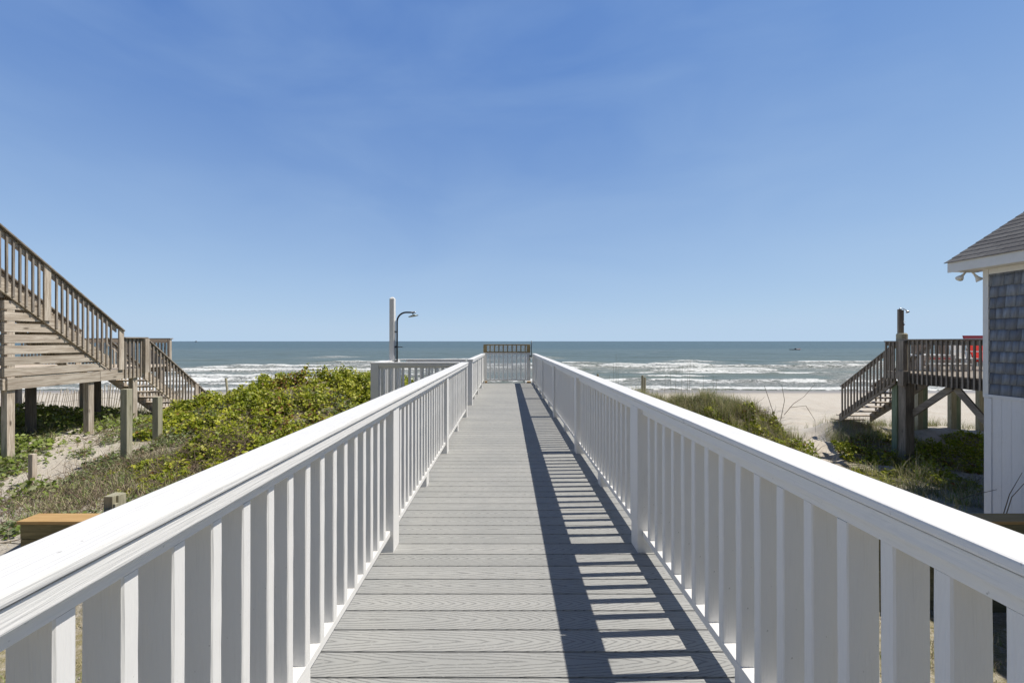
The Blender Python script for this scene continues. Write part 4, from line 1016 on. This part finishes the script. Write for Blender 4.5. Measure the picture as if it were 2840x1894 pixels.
# photo-like sky response: each channel of the physical sky through a power curve
ssp = nt.nodes.new('ShaderNodeSeparateColor'); scb = nt.nodes.new('ShaderNodeCombineColor'); nt.links.new(sk.outputs[0], ssp.inputs[0])
for i, (k, r0, g) in enumerate(((1.2, .61, .69), (2.5, 1.19, .54), (5.8, 2.66, .285))):
    dv = nt.nodes.new('ShaderNodeMath'); dv.operation = 'DIVIDE'; nt.links.new(ssp.outputs[i], dv.inputs[0]); dv.inputs[1].default_value = r0
    pw = nt.nodes.new('ShaderNodeMath'); pw.operation = 'POWER'; nt.links.new(dv.outputs[0], pw.inputs[0]); pw.inputs[1].default_value = g
    ml_ = nt.nodes.new('ShaderNodeMath'); ml_.operation = 'MULTIPLY'; nt.links.new(pw.outputs[0], ml_.inputs[0]); ml_.inputs[1].default_value = k
    mn_ = nt.nodes.new('ShaderNodeMath'); mn_.operation = 'SMOOTH_MIN'; nt.links.new(ml_.outputs[0], mn_.inputs[0])
    mn_.inputs[1].default_value = (4.7, 6.15, 7.9)[i]; mn_.inputs[2].default_value = .9
    nt.links.new(mn_.outputs[0], scb.inputs[i])
# faint high cirrus
wtc = nt.nodes.new('ShaderNodeTexCoord'); wmp = nt.nodes.new('ShaderNodeMapping'); nt.links.new(wtc.outputs['Generated'], wmp.inputs[0])
wmp.inputs['Scale'].default_value = (1.3, 1.3, 4.0); wmp.inputs['Rotation'].default_value = (0, .25, .4)
wno = nt.nodes.new('ShaderNodeTexNoise'); nt.links.new(wmp.outputs[0], wno.inputs['Vector']); wno.inputs['Scale'].default_value = 1.5; wno.inputs['Detail'].default_value = 5; wno.inputs['Distortion'].default_value = .6
wmr = nt.nodes.new('ShaderNodeMapRange'); nt.links.new(wno.outputs['Fac'], wmr.inputs[0]); wmr.inputs[1].default_value = .42; wmr.inputs[2].default_value = .75; wmr.inputs[3].default_value = 0; wmr.inputs[4].default_value = .30
wmx = nt.nodes.new('ShaderNodeMix'); wmx.data_type = 'RGBA'; nt.links.new(wmr.outputs[0], wmx.inputs[0]); nt.links.new(scb.outputs[0], wmx.inputs[6]); wmx.inputs[7].default_value = (3.6, 5.2, 7.6, 1)
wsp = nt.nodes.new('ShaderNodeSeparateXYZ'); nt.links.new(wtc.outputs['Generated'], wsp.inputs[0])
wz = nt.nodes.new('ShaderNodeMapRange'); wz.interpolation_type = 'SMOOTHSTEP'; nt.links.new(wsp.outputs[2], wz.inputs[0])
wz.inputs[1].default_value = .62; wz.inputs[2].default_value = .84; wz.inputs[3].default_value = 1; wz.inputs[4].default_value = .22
def wmath(op, a, b=None, clamp=False):
    n = nt.nodes.new('ShaderNodeMath'); n.operation = op; n.use_clamp = clamp
    for i, v in enumerate((a, b)):
        if v is None: continue
        if hasattr(v, 'is_output'): nt.links.new(v, n.inputs[i])
        else: n.inputs[i].default_value = v
    return n.outputs[0]
hz_ = wmath('POWER', wmath('SUBTRACT', 1, wmath('DIVIDE', wmath('ABSOLUTE', wsp.outputs[2]), .56), True), 1.5)
hz_ = wmath('ADD', wmath('MULTIPLY', hz_, .68), wmath('MULTIPLY', wmath('MAXIMUM', wsp.outputs[0], 0), .08), True)
whz = nt.nodes.new('ShaderNodeMix'); whz.data_type = 'RGBA'; nt.links.new(hz_, whz.inputs[0]); nt.links.new(wmx.outputs[2], whz.inputs[6]); whz.inputs[7].default_value = (4.9, 6.5, 8.4, 1)
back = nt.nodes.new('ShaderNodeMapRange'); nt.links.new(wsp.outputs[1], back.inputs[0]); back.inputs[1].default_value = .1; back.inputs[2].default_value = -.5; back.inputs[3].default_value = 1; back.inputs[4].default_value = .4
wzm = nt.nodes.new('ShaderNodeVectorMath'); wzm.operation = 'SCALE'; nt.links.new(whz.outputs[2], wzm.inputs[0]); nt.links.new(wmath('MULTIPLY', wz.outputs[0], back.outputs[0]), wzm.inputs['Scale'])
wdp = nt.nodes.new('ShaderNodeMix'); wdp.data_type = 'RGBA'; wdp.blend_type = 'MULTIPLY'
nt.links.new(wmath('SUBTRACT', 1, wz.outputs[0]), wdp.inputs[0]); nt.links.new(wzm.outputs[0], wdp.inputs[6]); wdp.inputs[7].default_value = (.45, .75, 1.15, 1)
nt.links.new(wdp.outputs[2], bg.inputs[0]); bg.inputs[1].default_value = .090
cam = bpy.data.cameras.new('camera'); co = bpy.data.objects.new('camera', cam); COL.objects.link(co)
co.location = (0, 0, CAMZ); co.rotation_euler = (R(90), 0, 0)
cam.sensor_width = 36; cam.lens = F/2840*36; cam.shift_x = 13/2840; cam.shift_y = -1/2840; cam.clip_end = 20000; cam.clip_start = .02
scene.camera = co
scene.view_settings.view_transform = 'Standard'; scene.view_settings.look = 'None'; scene.view_settings.exposure = .15; scene.view_settings.gamma = 1
scene.cycles.max_bounces = 8; scene.cycles.transparent_max_bounces = 8
